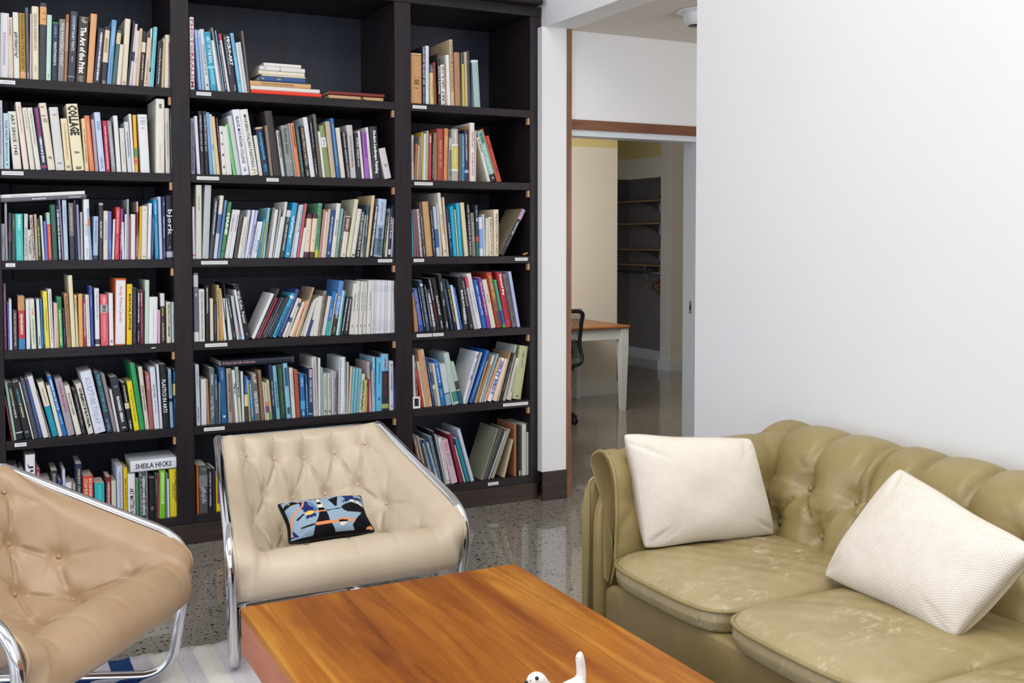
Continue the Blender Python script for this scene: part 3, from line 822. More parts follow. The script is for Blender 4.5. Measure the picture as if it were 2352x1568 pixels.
BOOKS['R2'] = '''113 153 113 370 d0d4dc;D 8890a8 .1 .6 .5
155 200 185 515 a86f42
200 225 225 540 d6b9a0
228 288 245 390 8f8c84
290 308 285 315 dfb74a
310 352 322 345 e0e5e0;D a8b0a8 .1 .9 .15
355 390 370 295 a9b49c
392 450 402 340 c0343c;D f4c0b8 .05 .2 .6;D e0908c .25 .9 .2
455 490 470 340 26262e;D b8a890 .2 .95 .5
495 550 500 330 97764f
552 655 550 258 a9473e;T PREHISTORIC ART|d8a878|.22|.75|.45
655 722 670 255 d68f57;D f0c090 .15 .35 .5
725 795 740 405 8f9088;T HELLO|f0f0ee|.04|.28|.7;D 606460 .3 .9 .7
800 910 798 262 b8b2aa;D f0f0f0 .05 .28 .3;B .29 .33 e8e8e6;B .34 .77 cfc86c;B .77 .81 e8e8e6;D f0f0d0 .4 .72 .2
915 955 920 345 7d5f50
958 1018 958 345 2b87ac;D 90c8dc .05 .7 .45
1022 1080 1005 275 3c2c50;D d8d0f0 .08 .6 .4;B .78 .84 b8a8e0
1083 1100 1088 210 d0a070
1102 1185 1110 160 e8e4de;T FANTRA ART|7c7478|.16|.43|.4;T ALTE MOKKERIE|b87880|.5|.9|.4
1186 1200 1195 290 e0cbbc
1400 1450 1212 410 e6dfd0;D 404040 .05 .35 .5
1450 1560 1215 310 7fbcb4;D c8e4dc .28 .85 .8;D 285c60 .05 .24 .5;B .86 1 1c2024;D d8d8d8 .92 .95 .4
1562 1580 1300 265 d6743c
1580 1645 1362 390 bf4a3c;D 7c1c20 .2 .28 .5;D 7c1c20 .7 .78 .5'''
BOOKS['R3'] = '''118 150 110 380 3fa6d0
158 200 132 370 8c5a60
203 240 165 370 8a6068
270 305 205 370 e6ded8;D 504048 .02 .98 .7
320 355 240 265 5c5258;T Big Running in Forms|f0ecf0|.26|.66|.5;D d8d0d8 .8 .95
370 480 290 245 c99f68;D e0c090 .1 .8 .1
482 532 410 300 2a2c30;T GOURMET BAKED FEASTS|d0d4d8|.1|.9|.3
540 600 468 330 bccbe2;B .45 .82 3a68a8;D e8ecf4 .1 .3 .2
602 632 535 280 d0c8bc
634 655 580 500 d08a48;D 403028 .7 .95
660 715 550 95 e2dfcf;T CALIFORNIA|989c8c|.33|.65|.6;D 303438 .9 .94 .6
715 748 632 170 dcc2a8;D c09080 .3 .8 .3
768 820 690 370 2c3858;T Upchurch|f4f4f8|.3|.62|.55;D 90a0b8 .7 .8
828 890 762 320 14a2c8;B .1 .97 40c4e4 .15
890 915 830 375 d2d0a4
925 980 865 270 20b0d8;D 90e0f0 .1 .6 .2
1010 1085 930 262 e6d6b4
1088 1140 1040 285 1e1e22;T LORD OF THE DANCE OF THE KINGS|e8e8ea|.03|.98|.5
1142 1205 1105 430 857c72;T THE SECOND HALF|d8dcd8|.22|.66|.36
1210 1265 1180 300 2a3c44;D a0b8c0 .1 .2;D e8e8e8 .25 .32 .6;B .62 .72 c05030;B .73 1 2c6c64
1275 1330 1255 505 dde2ee;B .3 .8 88a8e0 .4
1332 1362 1310 455 cdd4dc
1368 1425 1360 525 d9d6b8
1430 1500 1412 505 e6dfcc;T Folklore|302c28|.05|.38|.5;T Jazzman|c03038|.4|.68|.5;T Kings|302c28|.7|.98|.5
1502 1590 1510 375 ead9b8;T THE ENCYCLOPEDIA OF JAZZ|302c28|.08|.96|.42
1594 1672 1985 360 24262e;S 8c8268;B .0 .22 b890b8;T Lewis and Clark|f0f0f4|.28|.56|.5;D 9090a0 .6 .8 .2'''
BOOKS['R4'] = '''165 235 120 530 b98a5c;D 8c5c38 .1 .4
245 330 130 470 30509c;T HARLEM RENAISSANCE|a8a8e0|.04|.84|.6
335 355 215 410 1c1e28;D f0f0f4 .05 .9 .5
370 430 235 325 3f5c7c;B .07 .12 e0e4ec .6;T DEAR A WORLD ANEW|a8a8a0|.16|.85|.55
440 475 320 400 20242e;D f0f0f4 .05 .9 .4
480 545 360 485 4a4a50;D f0f0f2 .1 .9 .6
550 595 390 290 202228;T FAITH RINGGOLD|f0f0f2|.03|.42|.5;T AMERICAN PEOPLE|b83038|.44|.84|.5
600 680 445 290 1f1f23;T David Driskell|f4f4f6|.34|.7|.45;D e8e8ec .82 .95 .3
690 760 555 220 24262a;D d8d8dc .15 .3 .3;D d8d8dc .45 .56 .4;D e8e8ec .85 .95 .4
780 835 620 300 22304c;D 8090b8 .2 .8 .3
845 890 690 320 20282e;T LIKE CREEK|38a8d8|.04|.16|.5;T ALWAYS THERE AND NOWHERE|f0e040|.18|.84|.5
895 942 765 410 d8dae4
945 985 810 450 2f6cb0;D 88b8e8 .2 .7 .3
995 1085 885 260 1a1b1e;T BLACK FUTURES|f2f2f4|.26|.7|.42;D e8e8ea .7 .9 .6
1095 1175 930 290 241c24;T YOUNG GIFTED AND BLACK|d8d4d8|.06|.56|.3;D e8e8e8 .92 .96 .3
1180 1220 1010 270 cfcacf;B 0 .2 d04050 .5;T KERRY JAMES MARSHALL|a08c90|.1|.76|.6
1225 1308 1040 215 e2e0e6;D a8a8b8 .3 .7 .25
1320 1395 1155 320 2460b0;D c8d8f0 .12 .3 .4;T THIS BRIDGE IS MINE|f0f4fc|.34|.72|.36
1400 1455 1235 280 8c3890;T MoCada|f4e8f4|.1|.34|.5;D f0d8f0 .36 .74 .4
1460 1548 1300 320 e5d9c6;D d08c80 .3 .5 .3
1560 1655 1375 200 b8402f;D 50784c .1 .9 .9;D d8b048 .05 .7 .5;D 303840 .5 .98 .6
1660 1708 1500 320 2f9c8c;B 0 .03 58b848;B .64 .92 2f50a0;B .93 1 30a050;D e8e040 .05 .62 .15
1715 1810 1550 195 b82836;T Dawoud Bey|f8f4f4|.04|.42|.5;T Seeing Deeply|70141c|.44|.86|.45
1820 1900 1650 230 6e6c70;T EVERY LEAF ON EVERY TREE|343438|.08|.92|.4
1902 1955 1745 180 b3bede'''
BOOKS['R5'] = '''150 188 125 340 dcdfe6
190 240 140 480 b9a58c;D 382c24 .05 .9 .6
280 325 190 590 c6402c;D f0a090 .1 .2
328 365 205 450 dbd6b8;D a8a890 .2 .7
368 410 218 255 dcae88;B 0 1 d8a888 .8;D a83038 .0 .98 .12
412 470 262 245 e2b88c;D a87850 .1 .9 .35
482 515 350 380 30467c;D a8b8e0 .2 .8 .3
520 565 405 480 9a9a90;B .2 .5 506078;B .5 .6 d8d8c0
568 612 460 480 d6cfb8
620 690 490 420 2a74c4;D c8e0f8 .08 .5 .4;B .57 .6 1c3050;D 90c0f0 .66 .8 .4
700 800 580 490 c9d6dc;B .7 .76 708498;B .78 .98 88b8c8
805 825 670 480 dcd6c0
830 925 655 310 bcd2cc;B .75 .95 409088;D 80b0a8 .3 .7 .1
935 1000 770 460 b8c4b4;B .45 .65 484440;B .68 1 2c5a70
965 1015 1210 270 e0e2e8;S a8acb8;D b04050 .06 .12 .6;D 3858a0 .45 .55 .8;D a8acb8 .2 .4 .4
1020 1050 1285 285 b8bcc4
1080 1140 1380 245 2462b4;D 90b8e8 .2 .9 .3
1175 1200 1385 430 b0a68c
1200 1225 1430 490 b98a58
1242 1282 1490 330 dcd2c0;D a09880 .2 .6
1284 1322 1560 310 90aebc
1325 1372 1600 370 e0a878;D b87840 .3 .7 .4
1380 1460 1620 370 f0eff6;T SIBLEY BIRDS|5868b8|.06|.84|.75
1475 1555 1700 390 e8d2c0
1560 1588 1770 280 b0906c
1590 1640 1810 290 1e1d1f;D a8a8ac .2 .8 .2
1645 1670 1850 320 b3aa98
1670 1700 1865 160 b8bcbc;D 6c7074 .1 .4
1715 1800 1880 375 cfcbb8;D 787464 .2 .8 .3
1810 1960 1945 170 b9ba8c;D 6c6c50 .1 .4 .2;B .93 .96 50503c .2'''
BOOKS['R6'] = '''330 390 130 390 8c6a5c;T Old Master Prints|d8c8c0|.06|.6|.5
395 430 195 385 a8a098
438 478 250 450 4a4448
482 520 285 510 c9c0b0;D 807460 .1 .6
522 562 310 450 2c5c9c
565 600 365 500 c6c9c0;D 707468 .1 .6 .3
602 640 415 390 8ea4b8;D 18202c .02 .98 .5
642 676 460 300 1c2c44
680 705 500 350 bcb0a4
708 775 550 415 e6e6ea;D 9098a0 .1 .7 .2;D c03040 .92 .95 .4
795 905 620 460 d9c0c8;D e88898 .05 .25 .6;D a8a8b8 .3 .6 .7
925 985 740 350 8c2444
1000 1028 830 540 d0c8b8
1045 1100 845 430 2c8a9c
1120 1180 880 270 b8c4d8;D eef2f8 .02 .98 .7
1285 1310 1565 245 8a8a76
1312 1345 1600 260 6c6458
1350 1378 1635 260 4a5058
1382 1405 1665 265 3c3830
1408 1430 1700 290 c9ccd0
1450 1505 1740 250 a09a84
1645 1690 1800 430 b8ac88
1850 1885 1860 175 a8704c
1900 1925 1905 180 201e20
1928 1955 1935 200 b8b4ac;B 0 .9 24242a
1985 2055 1985 180 d0cfc4;D a8a060 .1 .8 .2
2060 2095 2065 310 c3c6c2
2098 2140 2060 170 2c2c2e;D a8a8a8 .7 .95 .4'''
ORD = ['', 'first','second','third','fourth','fifth','sixth','seventh','eighth','ninth','tenth','eleventh','twelfth','thirteenth','fourteenth','fifteenth','sixteenth','seventeenth','eighteenth','nineteenth','twentieth','twenty-first','twenty-second','twenty-third','twenty-fourth','twenty-fifth','twenty-sixth','twenty-seventh','twenty-eighth','twenty-ninth','thirtieth','thirty-first','thirty-second']
ROWN = ['top', 'second', 'third', 'fourth', 'fifth', 'bottom']
import colorsys
def cname(h):
    r, g, b = [int(h[i:i+2], 16)/255 for i in (0, 2, 4)]; H, Sx, V = colorsys.rgb_to_hsv(r, g, b); H *= 360
    if V < .24: return 'black'
    if Sx < .10: return 'white' if V > .84 else 'pale grey' if V > .66 else 'grey' if V > .4 else 'dark grey'
    if Sx < .2 and V > .8: return 'cream' if H < 90 else 'pale blue' if 170 < H < 270 else 'off-white'
    if Sx < .2: return 'grey' if V > .45 else 'dark grey'
    if H < 14 or H > 340: n = 'red' if Sx > .5 else 'dull pink'
    elif H < 28: n = 'orange' if V > .75 and Sx > .45 else 'brown' if V < .75 else 'tan'
    elif H < 44: n = 'amber' if Sx > .6 and V > .7 else 'tan' if V > .6 else 'brown'
    elif H < 68: n = 'yellow' if Sx > .45 and V > .6 else 'pale yellow' if V > .7 else 'olive'
    elif H < 165: n = 'green'
    elif H < 195: n = 'teal' if V < .7 else 'turquoise'
    elif H < 250: n = 'blue'
    elif H < 300: n = 'purple'
    else: n = 'plum' if V < .6 else 'pink'
    if n in ('red', 'green', 'blue', 'brown', 'teal', 'purple') and V < .45: n = 'dark ' + n
    if n in ('green', 'blue') and V > .75 and Sx < .4: n = 'pale ' + n
    return n
def book_mesh(x0, x1, h, d, soft):
    t = x1-x0; c = min(.0028 if not soft else .0009, t*.22)
    w = MB(); r = min(t*.28, .006); e = .0012
    # wrap-round cover as one profile extruded in height: boards and a slightly rounded spine
    out = [(x0, d), (x0, r*.8), (x0+t*.08, r*.25), (x0+t*.3, 0), (x1-t*.3, 0), (x1-t*.08, r*.25), (x1, r*.8), (x1, d)]
    inn = [(x1-c, d), (x1-c, r+c*.4), (x0+c, r+c*.4), (x0+c, d)]
    P = out + inn; n = len(P)
    w.v = [(x, y, 0) for x, y in P] + [(x, y, h) for x, y in P]
    w.f = [[i, (i+1) % n, n+(i+1) % n, n+i] for i in range(n)]
    cap = [[0, 1, 2, 10, 11], [2, 3, 4, 5, 9, 10], [5, 6, 7, 8, 9]]
    w.f += [q[::-1] for q in cap] + [[n+i for i in q] for q in cap]
    pg = MB().box((x0+c+.0001, r+c*.5, .0015 if not soft else .0005), (x1-c-.0001, d-.003, h-(.0035 if not soft else .0007)))
    return w, pg
FONT_CACHE = {}
BOLD = ('COLLAGE', 'RADICAL JUSTICE', 'OBJECTS:USA', 'The Art of the Print', 'Dawoud Bey', 'BLACK FUTURES', 'MICRO-ART', 'Modern Landscape Painting', 'spazialismo', 'RICHARD SERRA', 'MAINE', 'SIBLEY BIRDS')
def text_pts(s):
    if s not in FONT_CACHE:
        cu_ = bpy.data.curves.new('t', 'FONT'); cu_.body = s; cu_.resolution_u = 1; cu_.offset = .045 if s in BOLD else .014
        o = bpy.data.objects.new('t', cu_); C.objects.link(o)
        bpy.context.view_layer.update()
        me = bpy.data.meshes.new_from_object(o.evaluated_get(bpy.context.evaluated_depsgraph_get()))
        v = np.array([q.co[:] for q in me.vertices]); fs = [list(p.vertices) for p in me.polygons]
        bpy.data.objects.remove(o); bpy.data.curves.remove(cu_); bpy.data.meshes.remove(me)
        FONT_CACHE[s] = (v, fs)
    return FONT_CACHE[s]
def add_text(w, s, x0, x1, h, f0, f1, hf, mode, side, y=-.0006):
    v, fs = text_pts(s); lo = v.min(0); hi = v.max(0); u = (v-lo)/(hi-lo+1e-9)
    t = x1-x0; hh = t*hf
    cx = (x0+x1)/2 + (t*.22 if side == 'r' else -t*.22 if side == 'l' else 0)
    zt, zb = h*(1-f0), h*(1-f1); n = len(w.v)
    for a, b, _ in u:
        if mode == 'u': w.v.append((cx+hh/2-b*hh, y, zb+a*(zt-zb)))
        elif mode == 'h': w.v.append((x0+(x1-x0)*(f0+a*(f1-f0)), y, h/2-h*hf/2+b*h*hf))
        else: w.v.append((cx-hh/2+b*hh, y, zt-a*(zt-zb)))
    w.f += [[n+i for i in q] for q in fs]
def add_dashes(w, x0, x1, h, f0, f1, hf, rr, y=-.0005):
    t = x1-x0; hh = t*hf; cx = (x0+x1)/2; z = h*(1-f0); ze = h*(1-f1)
    wide = hh > t*.62
    while z > ze:
        l = rr.uniform(.0015, .0038); a = hh*rr.uniform(.6, 1)/2
        o = rr.uniform(-.2, .2)*hh if wide else 0
        if wide: a *= .7
        zz = max(z-l, ze); n = len(w.v)
        w.v += [(cx+o-a, y, zz), (cx+o+a, y, zz), (cx+o+a, y, z), (cx+o-a, y, z)]; w.f.append([n, n+1, n+2, n+3])
        z -= l + rr.uniform(.0008, .0016) * (3 if rr.random() < .14 else 1)
def put_decor(specs, x0, x1, h, parent, seed, base):
    rr = random.Random(seed); k = 0
    for sp in specs:
        kind, rest = sp[0], sp[2:]
        if kind == 'B':
            q = rest.split(); f0, f1, c = float(q[0]), float(q[1]), q[2]; wf = float(q[3]) if len(q) > 3 else 1
            t = x1-x0; r = min(t*.28, .006); k += 1; y = -.00025*k
            w = MB()
            if wf < 1: w.box((x0+t*(1-wf)/2, y, h*(1-f1)), (x1-t*(1-wf)/2, .002, h*(1-f0)))
            else:
                e = -y
                P = [(x0-e, .03), (x0-e, r*.8), (x0+t*.08, r*.25+y), (x0+t*.3, y), (x1-t*.3, y), (x1-t*.08, r*.25+y), (x1+e, r*.8), (x1+e, .03)]
                za, zb = h*(1-f1)-(0 if f1 < .99 else -.0001), h*(1-f0)
                w.v = [(a, b, za) for a, b in P] + [(a, b, zb) for a, b in P]
                w.f = [[i, i+1, 9+i, 8+i] for i in range(7)]
            o = w.build('spine_band', bookm, parent); o.color = lin(c)
        elif kind == 'S':
            w = MB().box((x0-.0006, .004, .0008), (x0-.00005, .2, h-.0008)); o = w.build('cover_board', bookm, parent); o.color = lin(rest)
        elif kind == 'T':
            q = rest.split('|'); side = q[5] if len(q) > 5 else ''
            w = MB(); add_text(w, q[0], x0, x1, h, float(q[2]), float(q[3]), float(q[4]), 'u' if side == 'u' else 'd', side, -.0009-.00025*k)
            o = w.build('spine_title', bookm, parent); o.color = lin(q[1])
        elif kind == 'D':
            q = rest.split(); hf = float(q[3]) if len(q) > 3 else .35
            w = MB(); add_dashes(w, x0, x1, h, float(q[1]), float(q[2]), hf, rr, -.0007-.00025*k); k += .4
            o = w.build('spine_print', bookm, parent); o.color = lin(q[0])
NAMEY = ('TAKENAGA', 'bjork', 'Fisher', 'Bourgeois', 'SERRA', 'NEEL', 'JULIA', 'Kuhn', 'IPCAR', 'RINGGOLD', 'Driskell', 'MARSHALL', 'Bey', 'Upchurch', 'Lewis', 'MICHELANGELO', 'HoTing', 'EVA', 'MoCada', 'SIBLEY', 'MCMICHAEL', 'ART MATTERS', 'LORD', 'ACADIA', 'PHOTO ESSAY', 'FIRST EDITION', 'POWERS', 'PAPER', 'GOURMET', 'LIKE', 'Big Run', 'ALTE', 'FANTRA', 'HELLO', 'Four East', 'SEEN', 'New England', 'DEAR', 'THIS BRIDGE', 'GARDEN', 'Folklore', 'Old Master', 'SOURCE', 'WOMAN IN ME', 'THEATRE')
recs = []
for key, txt in BOOKS.items():
    ox, oy, wpx = CROPS[key]; s = wpx/2352; r = int(key[1])-1; z = ZS[r]
    rows = [l.split(';') for l in txt.split('\n')]
    L = len(rows)
    for i, row in enumerate(rows):
        q = row[0].split(); b0, b1, xt, yt = map(float, q[:4]); col = q[4]
        rr = random.Random(hash((key[0] == 'A', r, i)) + 5*i + 31*r)
        yf = YF + .014 + rr.random()*.012
        X0, X1 = xat(ox+b0*s, yf, z), xat(ox+b1*s, yf, z)
        Tp = at(ox+xt*s, oy+yt*s, yf)
        a = math.atan2(Tp[0]-X0, Tp[2]-z)
        if abs(a) < .014: a = 0
        t = (X1-X0)*math.cos(a)*.965
        t = max(t, .0035)
        if a > 0: h = (Tp[2]-z-t*math.sin(a))/math.cos(a); piv = X1
        else: h = math.hypot(Tp[0]-X0, Tp[2]-z); piv = X0+.0003
        nxt = ZS[r-1]-.041-z if r else .5
        h = min(h, (nxt-.002)/math.cos(a))
        recs.append(dict(key=key, i=i, L=L, r=r, a=a, t=t, h=h, piv=piv, z=z+.0003, y=yf, col=col, dec=row[1:], area=t*h*(1/(4.6+X0*.35))**2))
order = sorted(range(len(recs)), key=lambda k: -recs[k]['area'])
LAYN = 13
big = set(order[:300-LAYN])
V, F, VC = [], [], []
for k, R in enumerate(recs):
    x0, x1 = (-R['t'], 0) if R['a'] > 0 else (0, R['t'])
    soft = R['t'] < .016 or (k*7) % 5 < 2
    d = min(.36, max(.13, R['h']*.74))
    bay = BAYS[R['key'][0]][2]
    if k in big:
        w, pg = book_mesh(x0, x1, R['h'], d, soft)
        o = w.build('book', bookm); o.color = lin(R['col'])
        o.location = (R['piv'], R['y'], R['z']); o.rotation_euler = (0, R['a'], 0)
        pg.build('page_block', pagem, o)
        put_decor(R['dec'], x0, x1, R['h'], o, k, R['col'])
        n = R['i']+1; nr = R['L']-R['i']
        pos = f"{ORD[n]} from left" if n <= nr else (f"{ORD[nr]} from right" if nr > 1 else 'rightmost')
        if n == 1: pos = 'leftmost'
        th = R['t']; size = ('thick ' if th > .045 else 'slim ' if th < .018 else '') if R['h'] < .31 else 'tall '
        title = ''
        for sp in R['dec']:
            if sp[0] == 'T' and not title:
                tt = sp[2:].split('|')[0]
                if not any(nm in tt or nm in sp for nm in NAMEY) and len(tt.split()) <= 4 and len(tt) > 3: title = f' titled {tt}'
        lean = ' leaning left' if R['a'] < -.09 else ' leaning right' if R['a'] > .09 else ''
        lab = f"{size}{cname(R['col'])} book{title}{lean}, {pos} on {ROWN[R['r']]} shelf of {bay} bay"
        if len(lab.split()) > 16 and lean: lab = lab.replace(lean, '')
        if len(lab.split()) > 16 and size: lab = lab.replace(size, '', 1)
        if len(lab.split()) > 16: lab = lab.replace(title, '', 1)
        tag(o, lab, 'book', f"books on the {ROWN[R['r']]} shelf of the {bay} bay")
    else:
        ca, sa = math.cos(R['a']), math.sin(R['a'])
        def addm(w, c):
            n = len(V)
            for x, y, z in w.v: V.append((R['piv']+x*ca+z*sa, R['y']+y, R['z']-x*sa+z*ca))
            for f_ in w.f: F.append([n+i for i in f_]); VC.append(lin(c))
        w, pg = book_mesh(x0, x1, R['h'], d, soft); addm(w, R['col']); addm(pg, 'd6d0c6')
        rr = random.Random(k)
        for j, sp in enumerate(R['dec']):
            w = MB(); q = sp[2:].split()
            if sp[0] == 'D': add_dashes(w, x0, x1, R['h'], float(q[1]), float(q[2]), float(q[3]) if len(q) > 3 else .35, rr, -.0008-.0002*j); addm(w, q[0])
            elif sp[0] == 'B': w.box((x0-.0002, -.0004-.0001*j, R['h']*(1-float(q[1]))+.0003), (x1+.0002, .02, R['h']*(1-float(q[0])))); addm(w, q[2])
            elif sp[0] == 'T':
                q = sp[2:].split('|'); sd = q[5] if len(q) > 5 else ''
                add_text(w, q[0], x0, x1, R['h'], float(q[2]), float(q[3]), float(q[4]), 'u' if sd == 'u' else 'd', sd, -.0009); addm(w, q[1])
me = bpy.data.meshes.new('slim_books'); me.from_pydata(V, [], F); me.update()
at_ = me.attributes.new('col', 'FLOAT_COLOR', 'FACE'); at_.data.foreach_set('color', [c for q in VC for c in q])
sb = link('slim_books', me, bookattr)
sb['kind'] = 'stuff'; tag(sb, 'slimmest books and pamphlets squeezed between the larger books on all shelves', 'books')

# books lying flat: x0 x1 ytop ybottom (pixels at the spine), colour, label, depth
def lay(px0, px1, z, th, col, label, depth, y=None, rz=0, ry=0, dec=(), group=None, text=None, name='book', soft=False):
    y = y or YF+.016
    X0, X1 = xat(px0, y, z), xat(px1, y, z); h = X1-X0
    # upright book mesh turned on its side: spine faces the room
    w, pg = book_mesh(0, th, h, depth, soft)
    R_ = lambda q: [(z_, y_, th-x_) for x_, y_, z_ in q]
    w.v = R_(w.v); pg.v = R_(pg.v); 
    for q in (w, pg): q.f = [f_ for f_ in q.f]
    o = w.build(name, bookm); o.color = lin(col); o.location = (X0, y, z); o.rotation_euler = (0, ry, rz)
    pg.build('page_block', pagem, o)
    for sp in dec:
        k_ = sp.split('|')
        m_ = MB()
        if k_[0] == 'T': add_text(m_, k_[1], 0, h, th, float(k_[3]), float(k_[4]), float(k_[5]), 'h', '', -.0009); nm = 'spine_title'
        elif k_[0] == 'D':
            rr = random.Random(len(label)); x = h*float(k_[3]); 
            while x < h*float(k_[4]):
                l = rr.uniform(.003, .007); m_.box((x, -.0008, th*.35), (x+l, .001, th*.65)); x += l+.002
            nm = 'spine_print'
        else: m_.box((h*float(k_[3]), -.0007, th*.02), (h*float(k_[4]), .004, th*.98)); nm = 'spine_band'
        b = m_.build(nm, bookm, o); b.color = lin(k_[2])
    tag(o, label, 'book', group); return o
g = 'flat stack of books on the top shelf of the middle bay'
sx = lambda v: 430+v*490/2352
z = ZS[0]+.0005; zz = [.0185, .0195, .023, .0245, .008, .0185, .021, .0165]
rows = [(705, 1480, 'f23c1c', 'thin bright red book lying flat at the bottom of the stack, top shelf', .30, ()),
 (700, 1460, 'e6e2d6', 'white book lying flat just above the red book in the top-shelf stack', .30, ()),
 (693, 1360, 'd8aa76', 'tan book lying flat in the top-shelf stack under the blue book', .27, ('D|x|8c6c44|.18|.7',)),
 (795, 1305, '2c5488', 'blue cloth book with gold bands lying in the top-shelf stack', .2, ('D|x|c8b070|.05|.08', 'D|x|c8b070|.38|.44')),
 (825, 1300, 'd8ccb4', 'very thin worn cream booklet lying directly on top of the blue book', .2, ()),
 (790, 1295, 'e8e0c8', 'aged cream book lying in the top-shelf stack above the thin booklet', .21, ('B|x|d8cca8|.2|.22', 'B|x|d8cca8|.38|.39')),
 (800, 1300, 'e6e2da', 'white book lying second from the top of the top-shelf stack', .21, ('D|x|b0a8c8|.08|.14', 'B|x|707078|.44|.45')),
 (845, 1255, 'e8e5dc', 'small cream book lying at the very top of the top-shelf stack', .17, ('B|x|b0a898|.06|.065',))]
for k, (a, b, c, lab, dep, dc) in enumerate(rows):
    lay(sx(a), sx(b), z, zz[k], c, lab, dep, YF+.012+.002*(k % 3), rnd.uniform(-.02, .02), 0, dc, g); z += zz[k]+.0004
# old folio tied with a cord, lying right of the stack
z = ZS[0]+.0005
fo = lay(sx(1560), sx(2165), z, .018, 'cfa678', 'old tan board folio lying flat, tied with a dark cord, under the red one', .27, YF+.02, .01, 0, (), 'folios lying right of the stack', name='folio')
co = MB()
co.tube(catmull([(.17, .12, .0195), (.172, .01, .0195), (.173, -.004, .010), (.173, -.006, .004), (.185, -.008, -.004), (.20, -.009, -.018)], 6), .0014, 6)
co.tube(catmull([(.173, -.007, .008), (.166, -.009, .013), (.170, -.010, .018), (.176, -.008, .012), (.173, -.007, .007), (.186, -.010, .003), (.196, -.010, -.006)], 6), .0014, 6)
co.build('cord', blackp, fo)
lay(sx(1555), sx(2172), z+.0215, .016, '7c2a24', 'dark red board folio lying on top of the tan corded folio', .25, YF+.026, -.015, 0, (), 'folios lying right of the stack', name='folio')
# flat titles resting on uprights
zt = max(r_['z']+r_['h']*math.cos(r_['a']) for r_ in recs if r_['key'] == 'A6' and r_['i'] in (22, 23))
zs_ = at(430, 1100, YF+.02)
def top_of(key, lo, hi): return max(q['z']+q['h']*math.cos(q['a'])+(abs(q['t']*math.sin(q['a']))) for q in recs if q['key'] == key and lo <= q['i'] <= hi)
sa = lambda v: v*450/2352
n6 = [q for q in recs if q['key'] == 'A6']
zs6 = top_of('A6', 17, len(n6)-1)+.001
lay(sa(1568), sa(2140), zs6, .052, 'e6e8ee', 'thick white book lying flat across upright books at right of bottom left shelf', .2, YF+.012, 0, -.012, ('T|SHEILA HICKS|26262a|.1|.86|.46',))
zs5 = top_of('M5', 5, 22)+.001
lay(sx(375), sx(1180), zs5, .030, '1a2030', 'wide black book lying flat across the uprights, fifth shelf, middle bay', .28, YF+.018, 0, -.012, ('T|A Day in the Life of America|e0a0b0|.02|.46|.5', 'B|x|50545c|.97|.985'))
gl, gr = at(0, 465, YF+.012), at(198, 455, YF+.012); tl_ = math.atan2(gr[2]-gl[2], gr[0]-gl[0]); z3 = gl[2]-.055*math.tan(tl_)
XL = xat(0, YF+.012, 1.6)-.055
def lay_t(dz, th, c, lab, x1px, dec):
    px0 = 1176+FPX*((np.array([XL, YF+.012, 1.6])-CP)@cr)/((np.array([XL, YF+.012, 1.6])-CP)@cw)
    return lay(px0, x1px, z3+dz, th, c, lab, .25, YF+.012, 0, -tl_, dec)
lay_t(0, .0165, '62626a', 'dark grey journal lying tilted on upright books, third shelf, left bay', 200, ('D|x|e8e8ec|.45|.58', 'D|x|c8c8cc|.82|.93'))
lay_t(.0172, .0165, 'e4e2de', 'white journal lying tilted on top of the dark grey journal, left bay', 196, ('D|x|b8b8bc|.25|.4',))
# flake of white paint on the shelf edge
Xc = xat(352, YF, ZS[3]-.02)-1.44
m_ = MB(); m_.v = [(Xc-.014, -.0007, ZS[3]-.019), (Xc-.003, -.0007, ZS[3]-.021), (Xc+.014, -.0007, ZS[3]-.018), (Xc+.004, -.0007, ZS[3]-.0145), (Xc-.002, -.0007, ZS[3]-.0165)]; m_.f = [[0, 1, 2, 3, 4]]
m_.build('paint_chip', cardm, case)
# little things on the shelves
z = ZS[2]+.0004
p = MB().lathe([(.003, 0), (.0055, .004), (.0055, .035), (.004, .038), (.0055, .041), (.0055, .056), (.0035, .06)], 12)
X = xat(930+1990*.13605, YF+.04, z)
o = p.build('pencil_stub', mat('ochre_wood', 'c8924a', .5), smooth=True); o.location = (X, YF+.04, z+.006); o.rotation_euler = (0, math.radians(74), math.radians(-12))
tag(o, 'small ochre wooden stub lying at right end of third shelf, right bay', 'wooden stub')
X0 = xat(930+132*.13605, YF-.004, ZS[4])
t = thing('small_frame', 'small white plastic frame with a black square at left end of fifth shelf', 'frame', (X0+.005, YF+.002, ZS[4]+.0005))
t.rotation_euler = (math.radians(-4), 0, 0)
w = MB()
w.box((0, 0, 0), (.042, .008, .012), .001); w.box((0, 0, .052), (.042, .008, .062), .001); w.box((0, 0, .0121), (.009, .008, .0519), .001); w.box((.033, 0, .0121), (.042, .008, .0519), .001)
w.build('frame_border', cardm, t); bx('black_panel', (.0091, .002, .0122), (.0329, .006, .0518), blackp, t)
